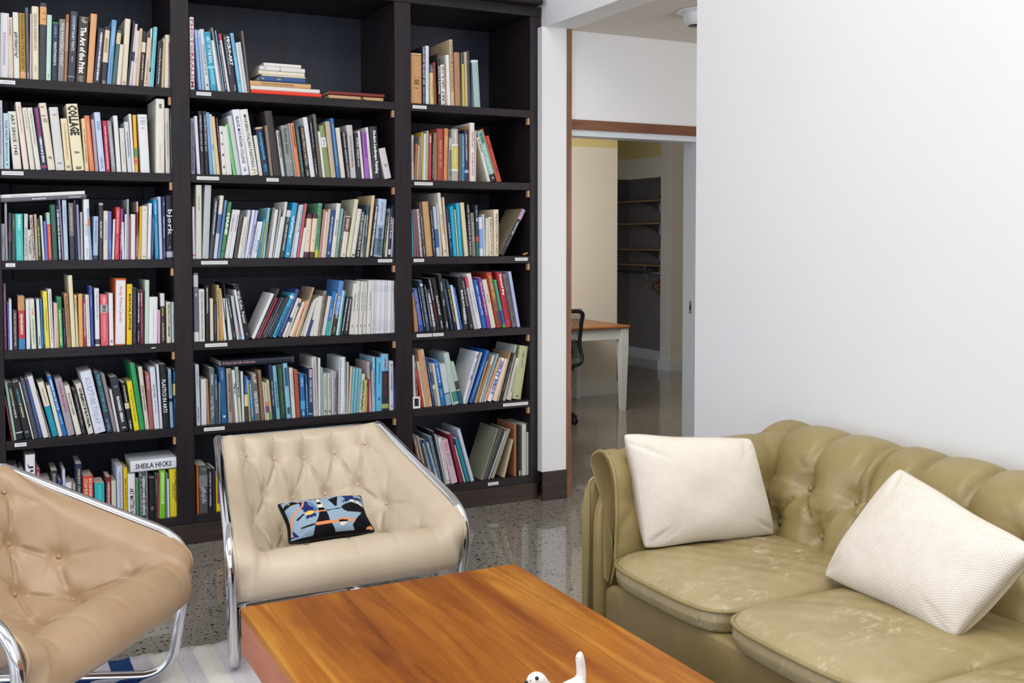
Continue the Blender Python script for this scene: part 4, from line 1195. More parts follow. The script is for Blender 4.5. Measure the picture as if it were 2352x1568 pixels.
# ------------------------------------------------------------------ soft furniture tools
def leather(c1, c2, c3, scuff=0.0, rough=.38):
    def f(t, b):
        v = coords(t)
        base = ramp(t, noise(t, v, 4, 4, .6), [(.3, c1), (.6, c2)])
        if scuff:
            sc = noise(t, coords(t, (1, 1.8, 1), (0, 0, .5)), 17, 9, .75, .9)
            r = ramp(t, sc, [(.52, '000000'), (.66, 'ffffff')])
            big = ramp(t, noise(t, v, 3.2, 3, .6), [(.42, '000000'), (.6, 'ffffff')])
            k = t.nodes.new('ShaderNodeMath'); k.operation = 'MULTIPLY'; t.links.new(r, k.inputs[0]); t.links.new(big, k.inputs[1])
            k2 = t.nodes.new('ShaderNodeMath'); k2.operation = 'MULTIPLY'; k2.inputs[1].default_value = scuff; t.links.new(k.outputs[0], k2.inputs[0])
            base = mixc(t, k2.outputs[0], base, c3)
            if scuff > .5:
                tc = t.nodes.new('ShaderNodeTexCoord'); sx_ = t.nodes.new('ShaderNodeSeparateXYZ'); t.links.new(tc.outputs['Object'], sx_.inputs[0])
                nz = noise(t, coords(t, (1, 1, 1)), 9, 7, .7, .6)
                ad = t.nodes.new('ShaderNodeMath'); ad.operation = 'MULTIPLY_ADD'; ad.inputs[1].default_value = -.9; t.links.new(nz, ad.inputs[0]); t.links.new(sx_.outputs[0], ad.inputs[2])
                mr = t.nodes.new('ShaderNodeMapRange'); mr.inputs['From Min'].default_value = -.62; mr.inputs['From Max'].default_value = -1.05; mr.inputs['To Max'].default_value = .42; t.links.new(ad.outputs[0], mr.inputs[0])
                base = mixc(t, mr.outputs[0], base, 'bdb08c')
        t.links.new(base, b.inputs['Base Color'])
        bump(t, b, noise(t, v, 260, 3, .6), .12, .001)
    return mat('leather_'+c1, rough=rough, f=f)
leaA = leather('c2b196', 'cbbba2', 'ffffff', rough=.42)
leaB = leather('a88a6a', 'b49877', 'ffffff', rough=.38)
leaS = leather('8b7a4b', '998759', 'b5a67a', .25, rough=.4)
leaC = leather('8e7e52', '9e8d62', 'd2c8ac', .85, rough=.4)
def sstep(a, b, x):
    t = np.clip((x-a)/(b-a), 0, 1); return t*t*(3-2*t)
def tuft(a, b, amax=9, wv=.085, wn=.20):
    # lattice: buttons where b is even and a is whole, or b odd and a half; returns 0 in a button .. 1 on a puff
    p, q = a+b/2, a-b/2
    dp, dq = abs(p-np.round(p)), abs(q-np.round(q))
    node = np.sqrt(dp**2+dq**2)
    val = .42*np.exp(-(dp/wv)**2)+.42*np.exp(-(dq/wv)**2)
    return 1-np.clip(np.maximum(np.exp(-(node/wn)**1.6), val), 0, 1)
def poly_interp(pts, ts, v):
    pts = np.array(pts, float); ts = np.array(ts, float)
    return np.array([np.interp(v, ts, pts[:, k]) for k in range(pts.shape[1])]).T
def smooth_curve(pts, n):
    c = np.array(catmull(pts, 12)); d = np.r_[0, np.cumsum(np.linalg.norm(np.diff(c, axis=0), axis=1))]
    t = np.linspace(0, d[-1], n); return np.array([np.interp(t, d, c[:, k]) for k in range(c.shape[1])]).T
def closed_sheet(Pt, Pb):
    # two grids (numpy n,m,3) sewn along the border
    n, m = Pt.shape[:2]; w = MB()
    w.v = [tuple(map(float, p)) for p in Pt.reshape(-1, 3)]+[tuple(map(float, p)) for p in Pb.reshape(-1, 3)]
    o = n*m
    for i in range(n-1):
        for j in range(m-1):
            a = i*m+j; w.f.append([a, a+1, a+m+1, a+m]); w.f.append([o+a, o+a+m, o+a+m+1, o+a+1])
    ring = [j for j in range(m)]+[i*m+m-1 for i in range(1, n)]+[(n-1)*m+j for j in range(m-2, -1, -1)]+[i*m for i in range(n-2, 0, -1)]
    for k in range(len(ring)):
        a, b = ring[k], ring[(k+1) % len(ring)]; w.f.append([b, a, o+a, o+b])
    return w
def grid_normals(P):
    du = np.gradient(P, axis=0); dv = np.gradient(P, axis=1); n = np.cross(du, dv); n /= np.linalg.norm(n, axis=2, keepdims=True)+1e-12; return n

# ------------------------------------------------------------------ tubular sling chairs
WF, WB, WT, ZB, DB, ZT, DT, DR, WR = .807, .858, .643, .452, -.073, .698, .544, .605, .493
def sling_chair(label, loc, rz, lea, seed):
    T = thing('sling_armchair', label, 'armchair', loc, rz, None)
    r = .0175
    # one bent tube: top left - arm - front leg - floor runner - rear floor bar - mirrored
    half = [(-WT/2+.03, DT+.03, ZT-.03), (-WT/2, DT, ZT), (-WB/2, DB, ZB), (-WF/2, 0, r+.001), (-WR/2, DR, r+.001)]
    pts = half + [(-x, y, z) for x, y, z in half[::-1]]
    path = fillet(pts, [0, .02, .13, .10, .06, .06, .10, .13, .02, 0], 12)
    MB().tube(path, r, 16).build('tube_frame', chrome, T, True)
    # rear top rod carrying the sling
    MB().tube([(-WT/2+.012, DT+.012, ZT-.006), (WT/2-.012, DT+.012, ZT-.006)], .012, 12).build('top_rod', chrome, T, True)
    for s in (-1, 1):
        MB().lathe([(0.012, -.004), (.021, 0), (.021, .02), (.012, .024)], 16).build('tube_cap', chrome, T, True, (s*(WT/2-.03), DT+.03, ZT-.05))
    # sling surface
    NU, NV = 131, 151
    vs = np.linspace(0, 1, NV)
    side = [(WT/2-.008, DT+.005, ZT-.004), ((WT+2*WB)/6-.012, DT*.33+DB*.67+.02, ZB+(ZT-ZB)*.36), (WB/2-.022, DB+.05, ZB+.012), (WB/2-.018, DB-.004, ZB-.05), (WB/2-.030, DB+.024, ZB-.13), (WB/2-.036, DB+.040, .262)]
    mid = [(0, .553, .70), (0, .505, .56), (0, .43, .40), (0, .34, .295), (0, .20, .262), (0, .09, .305), (0, .015, .362), (0, -.045, .372), (0, -.083, .335), (0, -.070, .265)]
    sc = smooth_curve(side, NV); mc = smooth_curve(mid, NV)
    # reparametrise the side so that the arm bend meets the front lip
    sv = np.interp(vs, [0, .66, 1], [0, .70, 1]); sc = np.array([np.interp(sv, vs, sc[:, k]) for k in range(3)]).T
    mv = np.interp(vs, [0, .76, 1], [0, .74, 1]); mc = np.array([np.interp(mv, vs, mc[:, k]) for k in range(3)]).T
    us = np.linspace(-1, 1, NU); P = np.zeros((NU, NV, 3))
    for i, u in enumerate(us):
        a = abs(u); g = .12*a**2+.88*a**3.0
        # the back stays flatter across, the seat is a bowl
        gb = a**1.6
        k = sstep(.0, .3, vs); gg = gb*(1-k)+g*k
        P[i, :, 0] = u*sc[:, 0]
        P[i, :, 1] = mc[:, 1]*(1-gg)+sc[:, 1]*gg
        P[i, :, 2] = mc[:, 2]*(1-gg)+sc[:, 2]*gg
    nrm = grid_normals(P)
    if nrm[NU//2, NV//2, 2] < 0: nrm = -nrm
    U, Vv = np.meshgrid(us, vs, indexing='ij')
    Du, Dv, v0 = .37, .15, .115
    a = U/Du; b = (Vv-v0)/Dv
    bm = np.clip(b, 0, 4.0)
    t1 = tuft(a, bm, wv=.055, wn=.2)
    top = np.clip(-b, 0, 9); bot = np.clip(b-4.0, 0, 9)
    # creases running out to the border
    fr_t = 1-.5*np.exp(-((a-np.round(a))/.045)**2)*(1-sstep(.5, .9, top))
    ab = a
    fr_b = 1-.30*np.exp(-((ab-np.round(ab))/.08)**2)*(1-sstep(.2, 1.6, bot))
    h = np.where(b < 0, np.minimum(fr_t, 1), np.where(b > 4.0, fr_b, t1))
    node_t = np.hypot((a-np.round(a))*1.0, b*.5)
    h = np.where(b < 0, np.minimum(h, 1-np.exp(-(node_t/.2)**1.6)), h)
    node_b = np.hypot((ab-np.round(ab)), (b-4)*.5); h = np.where(b > 4.0, np.minimum(h, 1-.8*np.exp(-(node_b/.22)**1.6)), h)
    inside = 1-sstep(.66, .93, abs(U))
    h = 1-(1-h)*inside
    rn = np.random.RandomState(seed)
    # fine wrinkles radiating from the tufts
    wr = np.zeros_like(U)
    for _ in range(60):
        cu_, cv_ = rn.choice([-2, -1, 0, 1, 2])*Du+rn.uniform(-.1, .1), v0+rn.randint(0, 5)*Dv
        th = rn.uniform(0, math.pi); L = rn.uniform(.05, .16); wd = rn.uniform(.006, .013)
        x = (U-cu_)*math.cos(th)+(Vv-cv_)*2.2*math.sin(th); y = -(U-cu_)*math.sin(th)+(Vv-cv_)*2.2*math.cos(th)+.25*x*x
        wr += np.exp(-(y/wd)**2)*np.exp(-(x/L)**2)*rn.uniform(.4, 1)
    edge = sstep(0, .10, 1-abs(U))**.5*sstep(0, .05, Vv)**.5*sstep(0, .05, 1-Vv)**.5
    H = .004+edge*(.036*h+.004)-.0030*wr*edge*inside
    Pt = P+nrm*H[..., None]; Pb = P-nrm*(.004+.014*edge)[..., None]
    w = closed_sheet(Pt[::-1] if False else Pt, Pb)
    so = w.build('leather_sling', lea, T, True)
    # buttons
    for rr_ in range(6):
        for k in range(-3, 4):
            uu = (k if rr_ % 2 == 0 else k+.5)*Du
            if abs(uu) > .80: continue
            i = int(round((uu+1)/2*(NU-1))); j = int(round((v0+rr_*Dv)*(NV-1)))
            if rr_ >= 4: continue
            p = Pt[i, j]+nrm[i, j]*.0015; q = Vector(nrm[i, j]).to_track_quat('Z', 'Y')
            bt = MB().lathe([(.0068, 0), (.0078, .003), (.0062, .0062), (.0028, .0078)], 14).build('button', lea, so, True)
            bt.location = Vector(p); bt.rotation_euler = q.to_euler()
    # welt along both side edges
    for s in (0, -1):
        off = np.array([(.004 if s else -.004), 0, 0])
        MB().tube([Pt[s, j]*.5+Pb[s, j]*.5 for j in range(0, NV, 3)], .0055, 8).build('edge_welt', lea, so, True)
    return T, P, nrm
ch2, P2, N2 = sling_chair('cream leather chrome-tube armchair holding the patterned pillow, in front of the bookcase', (1.161, 3.477, 0), .022, leaA, 1)
ch1, P1, N1 = sling_chair('tan leather chrome-tube armchair at the lower left, cut by the frame', (.311, 3.191, 0.0115), .900, leaB, 2)

# ------------------------------------------------------------------ pillows
def pillow_pts(wd, ht, th, n, m, seed, wob=.006, pinch=.045, pw=.62):
    rn = np.random.RandomState(seed)
    us = np.linspace(-1, 1, n); vs = np.linspace(-1, 1, m); U, V_ = np.meshgrid(us, vs, indexing='ij')
    rc_ = 1-.035*(abs(U)**9*abs(V_)**9)
    X = U*wd/2*(rc_-pinch*(1-abs(V_)**2)*abs(U)**3+.007*np.sin(V_*5+seed)*abs(U)); Y = V_*ht/2*(rc_-pinch*(1-abs(U)**2)*abs(V_)**3+.008*np.sin(U*6+seed*2)*abs(V_))
    T = th/2*((1-abs(U)**2.6)**pw)*((1-abs(V_)**2.6)**pw)
    L = np.zeros_like(U)
    for _ in range(8):
        L += rn.uniform(-1, 1)*np.sin(rn.uniform(1, 4)*U*2+rn.uniform(0, 6))*np.sin(rn.uniform(1, 4)*V_*2+rn.uniform(0, 6))
    T = T*(1+.022*L)
    for sx_, sy_ in ((1, -1), (-1, -1), (1, 1), (-1, 1)):
        for k_ in range(3):
            t0 = rn.uniform(.5, 1.05); px_, py_ = sx_*(.78+rn.uniform(-.08, .1)), sy_*(.78+rn.uniform(-.08, .1))
            a_ = (U-px_)*math.cos(t0)*sx_+(V_-py_)*math.sin(t0)*sy_; b__ = -(U-px_)*math.sin(t0)*sx_+(V_-py_)*math.cos(t0)*sy_
            T = T-.006*np.exp(-(b__/.035)**2)*np.exp(-(a_/.20)**2)*np.clip(T/.02, 0, 1)*rn.uniform(.4, 1)
    return X, Y, T, U, V_
def weave(name, c1, c2, nu, nv, diag=0):
    def f(t, b):
        uv = t.nodes.new('ShaderNodeUVMap'); sp = t.nodes.new('ShaderNodeSeparateXYZ'); 
        mp = t.nodes.new('ShaderNodeMapping'); mp.inputs['Scale'].default_value = (nu*math.pi, nv*math.pi, 1); mp.inputs['Rotation'].default_value = (0, 0, diag)
        t.links.new(uv.outputs[0], mp.inputs[0]); t.links.new(mp.outputs[0], sp.inputs[0])
        def M(op, a, b_=None):
            n = t.nodes.new('ShaderNodeMath'); n.operation = op
            for s, v in ((n.inputs[0], a), (n.inputs[1], b_)):
                if v is None: continue
                if isinstance(v, (int, float)): s.default_value = v
                else: t.links.new(v, s)
            return n.outputs[0]
        sx_, sy_ = M('SINE', sp.outputs[0]), M('SINE', sp.outputs[1])
        h = M('MULTIPLY', sx_, sy_); h2 = M('ABSOLUTE', h); h3 = M('POWER', h2, .5)
        nz = noise(t, coords(t), 30, 4)
        k = M('ADD', M('MULTIPLY', h3, .55), M('MULTIPLY', nz, .5))
        t.links.new(ramp(t, k, [(.2, c1), (.75, c2)]), b.inputs['Base Color'])
        bump(t, b, M('ADD', h3, M('MULTIPLY', noise(t, coords(t), 400, 2), .5)), .38, .0025)
    return mat(name, rough=.9, spec=.15, f=f)
def frame_from(o, x, y):
    x = np.array(x, float); y = np.array(y, float); x /= np.linalg.norm(x); y -= x*(x@y); y /= np.linalg.norm(y); z = np.cross(x, y)
    m_ = Matrix.Identity(4)
    for i in range(3): m_[i][0], m_[i][1], m_[i][2], m_[i][3] = x[i], y[i], z[i], o[i]
    return m_
def make_pillow(name, label, m_, wd, ht, th, material, seed, colfn=None, n=70, mm=60, warp=None, pinch=.045, pw=.62):
    X, Y, T, U, V_ = pillow_pts(wd, ht, th, n, mm, seed, pinch=pinch, pw=pw)
    Pt = np.stack([X, Y, T], -1); Pb = np.stack([X, Y, -T], -1)
    if warp: Pt, Pb = warp(Pt, U, V_), warp(Pb, U, V_)
    w = closed_sheet(Pt[:, :], Pb[:, :])
    w.f = [q[::-1] for q in w.f] if False else w.f
    me = w.mesh(name); uvl = me.uv_layers.new(name='UVMap')
    k = n*mm; uvs = np.concatenate([np.stack([(U+1)/2, (V_+1)/2], -1).reshape(-1, 2)]*2)
    li = np.zeros(len(me.loops), int); me.loops.foreach_get('vertex_index', li); uvl.data.foreach_set('uv', uvs[li].ravel())
    o = link(name, me, material, None, None, True)
    if colfn:
        a = me.attributes.new('col', 'FLOAT_COLOR', 'POINT'); a.data.foreach_set('color', np.concatenate([colfn(U, V_), colfn(U, V_)]).reshape(-1, 4).ravel())
    o.matrix_world = m_
    tag(o, label, 'pillow'); return o, Pt, Pb
wv1 = weave('cream_basket_weave_fine', 'd9cfbd', 'e9e0d2', 84, 70)
wv2 = weave('cream_basket_weave_coarse', 'd3c9b8', 'e9e1d4', 66, 58, math.radians(45))

# ------------------------------------------------------------------ sofa
SX, SY1 = 1.82, 3.0          # front plane, outer face of the far arm
sofa = thing('sofa', 'worn olive green leather tufted three-seat sofa along the white wall', 'sofa', (2.3, 2.0, 0))
SO = np.array([2.3, 2.0, 0])
def spart(w, name, m_, smooth=True, parent=None):
    w.v = [(x-SO[0], y-SO[1], z) for x, y, z in w.v]
    return w.build(name, m_, parent or sofa, smooth)
def softbox(c, half, p=5, res=14, puff=0, fn=None):
    w = MB(); n = res
    for ax in range(3):
        for sg in (-1, 1):
            base = len(w.v)
            for i in range(n+1):
                for j in range(n+1):
                    q = [0, 0, 0]; q[ax] = sg
                    a, b = math.tan((2*i/n-1)*math.pi/4), math.tan((2*j/n-1)*math.pi/4)
                    q[(ax+1) % 3], q[(ax+2) % 3] = a, b
                    r = (abs(q[0])**p+abs(q[1])**p+abs(q[2])**p)**(1/p)
                    d = [k/r for k in q]
                    P_ = [c[k]+half[k]*d[k] for k in range(3)]
                    if fn: P_ = fn(P_, d)
                    w.v.append(tuple(P_))
            for i in range(n):
                for j in range(n):
                    a = base+i*(n+1)+j; f_ = [a, a+n+1, a+n+2, a+1]; w.f.append(f_ if sg > 0 else f_[::-1])
    return w
# front rail, arms
def rail_fn(P_, d):
    return P_
spart(softbox((SX+.05, 1.43, .19), (.052, 1.455, .162), 9, 22), 'front_rail', leaS)
spart(MB().box((SX+.06, -.03, .06), (2.72, 2.89, .35), .01), 'seat_deck', leaS, False)
for y in (2.86, 2.12, 1.38, .64, 0.0):
    MB().box((SX+.07-SO[0], y-.03-SO[1], 0), (SX+.13-SO[0], y+.03-SO[1], .06), .004).build('foot', mat('dark_foot_wood', '2a1d16', .5), sofa)
def piping(pts, r=.0055, parent=None, closed=False):
    return spart(MB().tube(pts, r, 8, closed=closed), 'piping', leaS, True, parent)
for yo, sgn in ((SY1, 1), (-.12, -1)):
    # outer arm panel in two welted strips
    yi = yo-sgn*.052; y2 = yo-sgn*.108
    a = spart(softbox((SX+.46, (yo+yi)/2, .335), (.47, .0265, .345), 8, 16), 'arm_outer_panel', leaS)
    b = spart(softbox((SX+.46, (yi+y2)/2, .330), (.462, .0285, .338), 6, 16), 'arm_inner_panel', leaS)
    piping(fillet([(SX-.008, yi, .02), (SX-.008, yi, .66), (SX+.9, yi, .675)], .03), .005, b)
    # tufted arm cushion rolling outward over the panel
    NU, NV = 61, 71
    prof = smooth_curve([(0, -.14, .33), (0, -.17, .42), (0, -.175, .56), (0, -.165, .68), (0, -.12, .742), (0, -.06, .742), (0, -.022, .715), (0, -.04, .692), (0, -.085, .672), (0, -.112, .60), (0, -.112, .45), (0, -.112, .335)], NV)
    xs = np.linspace(SX+.012, SX+.80, NU); P = np.zeros((NU, NV, 3))
    for i, x in enumerate(xs):
        e = min(1, (x-xs[0])/.05); e = math.sqrt(1-(1-e)**2)
        c0 = np.array([0, -.10, .52])
        for j in range(NV):
            q = prof[j]; P[i, j] = (x, yo+sgn*(c0[1]+(q[1]-c0[1])*(.88+.12*e)), c0[2]+(q[2]-c0[2])*(.965+.035*e))
    nrm = grid_normals(P); 
    if nrm[NU//2, 10][1]*sgn > 0: nrm = -nrm
    A, B = np.meshgrid((xs-SX)/.19, np.linspace(-1.2, 6.5, NV), indexing='ij')
    bb = np.clip(B, -1.2, 1.0); h = tuft(A, bb, wv=.09, wn=.24)
    an = A-.5; h = np.where(B > 1, np.minimum(1-.42*np.exp(-((an-np.round(an))/.085)**2), 1-np.exp(-(np.hypot(an-np.round(an), (B-1)*.5)/.24)**1.6)), h)
    H = (.020*h-.008)*(1-sstep(2.2, 3.4, B))
    Pt = P+nrm*H[..., None]
    w = MB().grid(Pt if sgn > 0 else Pt[::-1])
    # front and back caps
    for ii, fl in ((0, 1), (NU-1, -1)):
        ctr = Pt[ii].mean(0); n0 = len(w.v); w.v.append(tuple(ctr-np.array([.004*fl, 0, 0])))
        base = (ii if sgn > 0 else NU-1-ii)*NV
        for j in range(NV):
            w.f.append([n0, base+j, base+(j+1) % NV])
    ac = spart(w, 'arm_cushion', leaS)
    piping([Pt[1, j]+np.array([-.006, 0, 0]) for j in range(0, NV-2, 2)], .0055, ac)
# back: tufted roll with scallops
def sofa_back(y0, y1):
    NU, NV = int((y1-y0)/.0105)+1, 111
    prof = smooth_curve([(2.475, .30), (2.445, .40), (2.462, .50), (2.50, .61), (2.548, .692), (2.615, .735), (2.69, .742), (2.765, .71), (2.80, .64), (2.805, .5)], NV)
    seg = np.r_[0, np.cumsum(np.linalg.norm(np.diff(prof, axis=0), axis=1))]
    # rows of buttons at z .47 and .61 measured along the profile
    s47 = np.interp(.472, prof[:60, 1], seg[:60]); s61 = np.interp(.612, prof[:60, 1], seg[:60])
    ys = np.linspace(y0, y1, NU); P = np.zeros((NU, NV, 3))
    for i, y in enumerate(ys): P[i, :, 0] = prof[:, 0]; P[i, :, 1] = y; P[i, :, 2] = prof[:, 1]
    nrm = grid_normals(P)
    if nrm[NU//2, 20][0] > 0: nrm = -nrm
    Y, Sg = np.meshgrid(ys, seg, indexing='ij')
    a = (Y-2.88)/.205; b = (s61-Sg)/(s61-s47)      # b=0 at upper row, 1 at lower row
    h = tuft(a, np.clip(b, 0, 2.0), wv=.06, wn=.24)
    up = np.clip(-b, 0, 9)
    hu = np.minimum(1-.5*np.exp(-((a-np.round(a))/.085)**2), 1-np.exp(-(np.hypot(a-np.round(a), up*.5)/.22)**1.6))
    h = np.where(b < 0, hu, h)
    ra = np.abs(np.sin(math.pi*a))**.8
    H = .060*h-.034+.016*ra*sstep(0, 1, up)
    rn = np.random.RandomState(5)
    for _ in range(90):
        cy_, cs_ = rn.uniform(y0, y1), rn.uniform(.05, .45); 
        ka = round((cy_-2.88)/.205*2)/2; cy_ = 2.88+ka*.205+rn.uniform(-.05, .05); cs_ = (s61 if abs(ka-round(ka)) < .1 else s47)+rn.uniform(-.05, .08)
        th = rn.uniform(0, math.pi); L = rn.uniform(.02, .06); wd = rn.uniform(.0025, .005)
        x = (Y-cy_)*math.cos(th)+(Sg-cs_)*math.sin(th); y = -(Y-cy_)*math.sin(th)+(Sg-cs_)*math.cos(th)
        H -= .0036*np.exp(-(y/wd)**2)*np.exp(-(x/L)**2)
    # rounded ends
    e = np.minimum(1, np.minimum(Y-y0, y1-Y)/.04+.0); H -= .035*(1-np.sqrt(np.clip(1-(1-e)**2, 0, 1)))
    Pt = P+nrm*H[..., None]
    w = MB().grid(Pt[::-1])
    for ii in (0, NU-1):
        n0 = len(w.v); w.v.append((2.62, float(ys[ii]), .5)); base = (NU-1-ii)*NV
        for j in range(NV-1): w.f.append([n0, base+j, base+j+1])
    o = spart(w, 'tufted_back', leaS)
    for row, off in ((0, 0), (1, .5), (2, 0)):
        for k in range(-14, 3):
            yb = 2.88+(k+off)*.205
            if yb < y0+.03 or yb > y1-.03: continue
            s_ = s61-row*(s61-s47)
            if s_ < .03: continue
            i = int(round((yb-y0)/(y1-y0)*(NU-1))); j = int(np.searchsorted(seg, s_))
            p = Pt[i, j]+nrm[i, j]*.002-SO
            bt = MB().lathe([(.009, 0), (.0105, .004), (.0085, .009), (.004, .0115)], 14).build('button', leaS, o, True)
            bt.location = Vector(p); bt.rotation_euler = Vector(nrm[i, j]).to_track_quat('Z', 'Y').to_euler()
sofa_back(2.415, 2.985); sofa_back(1.20, 2.41); sofa_back(-.1, 1.195)
# seat cushions
def seat_cushion(y0, y1, x0, x1, z0, z1, seed, rc=(.08, .08)):
    rn = np.random.RandomState(seed)
    cy_, cx_ = (y0+y1)/2, (x0+x1)/2; hy, hx = (y1-y0)/2, (x1-x0)/2
    NA, NR = 160, 26; ang = np.linspace(0, 2*math.pi, NA, endpoint=False)
    p = 6.0
    c, s = np.cos(ang), np.sin(ang); R_ = (np.abs(c)**p+np.abs(s)**p)**(-1/p)
    ox, oy = cx_+hx*R_*c, cy_+hy*R_*s
    # softly bulging outline at the front
    ox = ox-.012*np.where(c < 0, 1, 0)*np.cos((oy-cy_)/hy*math.pi/2)
    V_ = []; rings = []
    def ring(k, z, wob=0):
        rings.append(len(V_))
        for i in range(NA): V_.append((cx_+(ox[i]-cx_)*k, cy_+(oy[i]-cy_)*k, z[i] if hasattr(z, '__len__') else z))
    zt = z1-.028
    for q in np.linspace(.04, 1, NR):
        hgt = (1-q**3.2)**.55 if q < 1 else 0
        X_ = cx_+(ox-cx_)*q; Y_ = cy_+(oy-cy_)*q
        wr = .0016*np.sin(X_*31+seed)*np.sin(Y_*23+2*seed)+.0012*np.sin(X_*70+Y_*50)
        z = zt+.046*hgt+wr*hgt
        ring(q, z)
    for k, z in ((1.006, zt-.006), (1.012, zt-.03), (1.012, (zt+z0)/2), (1.008, z0+.03), (1.0, z0+.012), (.97, z0), (.5, z0), (.05, z0)): ring(k, z)
    w = MB(); w.v = V_
    for a, b in zip(rings[:-1], rings[1:]):
        for i in range(NA): w.f.append([a+i, b+i, b+(i+1) % NA, a+(i+1) % NA][::1])
    w.f.append([rings[0]+i for i in range(NA)]); w.f.append([rings[-1]+i for i in range(NA)][::-1])
    o = spart(w, 'seat_cushion', leaC)
    for z, k in ((zt-.001, 1.012),):
        piping([(cx_+(ox[i]-cx_)*k, cy_+(oy[i]-cy_)*k, z) for i in range(0, NA)], .006, o, True)
    return o
seat_cushion(2.262, 2.835, 1.800, 2.47, .352, .446, 1)
seat_cushion(1.682, 2.255, 1.796, 2.47, .352, .448, 4)
seat_cushion(1.100, 1.675, 1.796, 2.47, .352, .446, 7)
seat_cushion(.52, 1.093, 1.800, 2.47, .352, .446, 9)
seat_cushion(-.0, .513, 1.800, 2.47, .352, .446, 11)

# sofa pillows
def ray(px, py): return cr*(px-1176)/FPX-cu*(py-CY)/FPX+cw
def atz(px, py, z):
    d = ray(px, py); return CP+d*((z-CAMZ)/d[2])
def atdist(px, py, p0, nn):
    d = ray(px, py); t = ((p0-CP)@nn)/(d@nn); return CP+d*t
def place_pillow(name, label, bl, br, tl, tr, lean, th, material, seed, zb, **k):
    # bl, br: lower corners on the seat (px); lean in degrees backwards
    A = atz(*bl, zb[0]); B = atz(*br, zb[1]); x = B-A; xl = np.linalg.norm(x); x /= xl
    hz = np.array([x[1], -x[0], 0]); hz /= np.linalg.norm(hz)
    if hz@np.array([fw[0], fw[1], 0]) > 0: hz = -hz      # points towards the viewer
    upv = np.array([0, 0, 1.]); yv = upv*math.cos(math.radians(lean))-hz*math.sin(math.radians(lean))
    yv -= x*(x@yv); yv /= np.linalg.norm(yv); nn = np.cross(x, yv)
    Tl, Tr = atdist(*tl, A, nn), atdist(*tr, A, nn)
    def warp(P_, U, V_):
        # bilinear map of the flat outline onto the four corners
        a, b = (U+1)/2, (V_+1)/2
        wd, ht = k['wd'], k['ht']; ex = P_[..., 0]-U*wd/2; ey = P_[..., 1]-V_*ht/2
        cs = [np.array([(q-A)@x, (q-A)@yv]) for q in (A, B, Tl, Tr)]
        Q = cs[0]*((1-a)*(1-b))[..., None]+cs[1]*(a*(1-b))[..., None]+cs[2]*((1-a)*b)[..., None]+cs[3]*(a*b)[..., None]
        return np.concatenate([Q+np.stack([ex, ey], -1), P_[..., 2:]], -1)
    m_ = frame_from(A, x, yv)
    o, Pt, Pb = make_pillow(name, label, m_, k['wd'], k['ht'], th, material, seed, warp=warp, n=80, mm=70, pinch=k.get('pinch', .03), pw=k.get('pw', .52))
    return o
place_pillow('throw_pillow', 'cream fine-weave square pillow standing at the far end of the sofa by the arm', (1476, 1262), (1782, 1230), (1430, 994), (1726, 1003), 8, .19, wv1, 3, (.452, .446), wd=.45, ht=.36)
place_pillow('throw_pillow', 'cream coarse-weave pillow tilted on its corner, nearest pillow on the sofa', (1888, 1326), (2196, 1472), (2066, 1070), (2388, 1262), 32, .20, wv2, 8, (.45, .445), wd=.5, ht=.42)

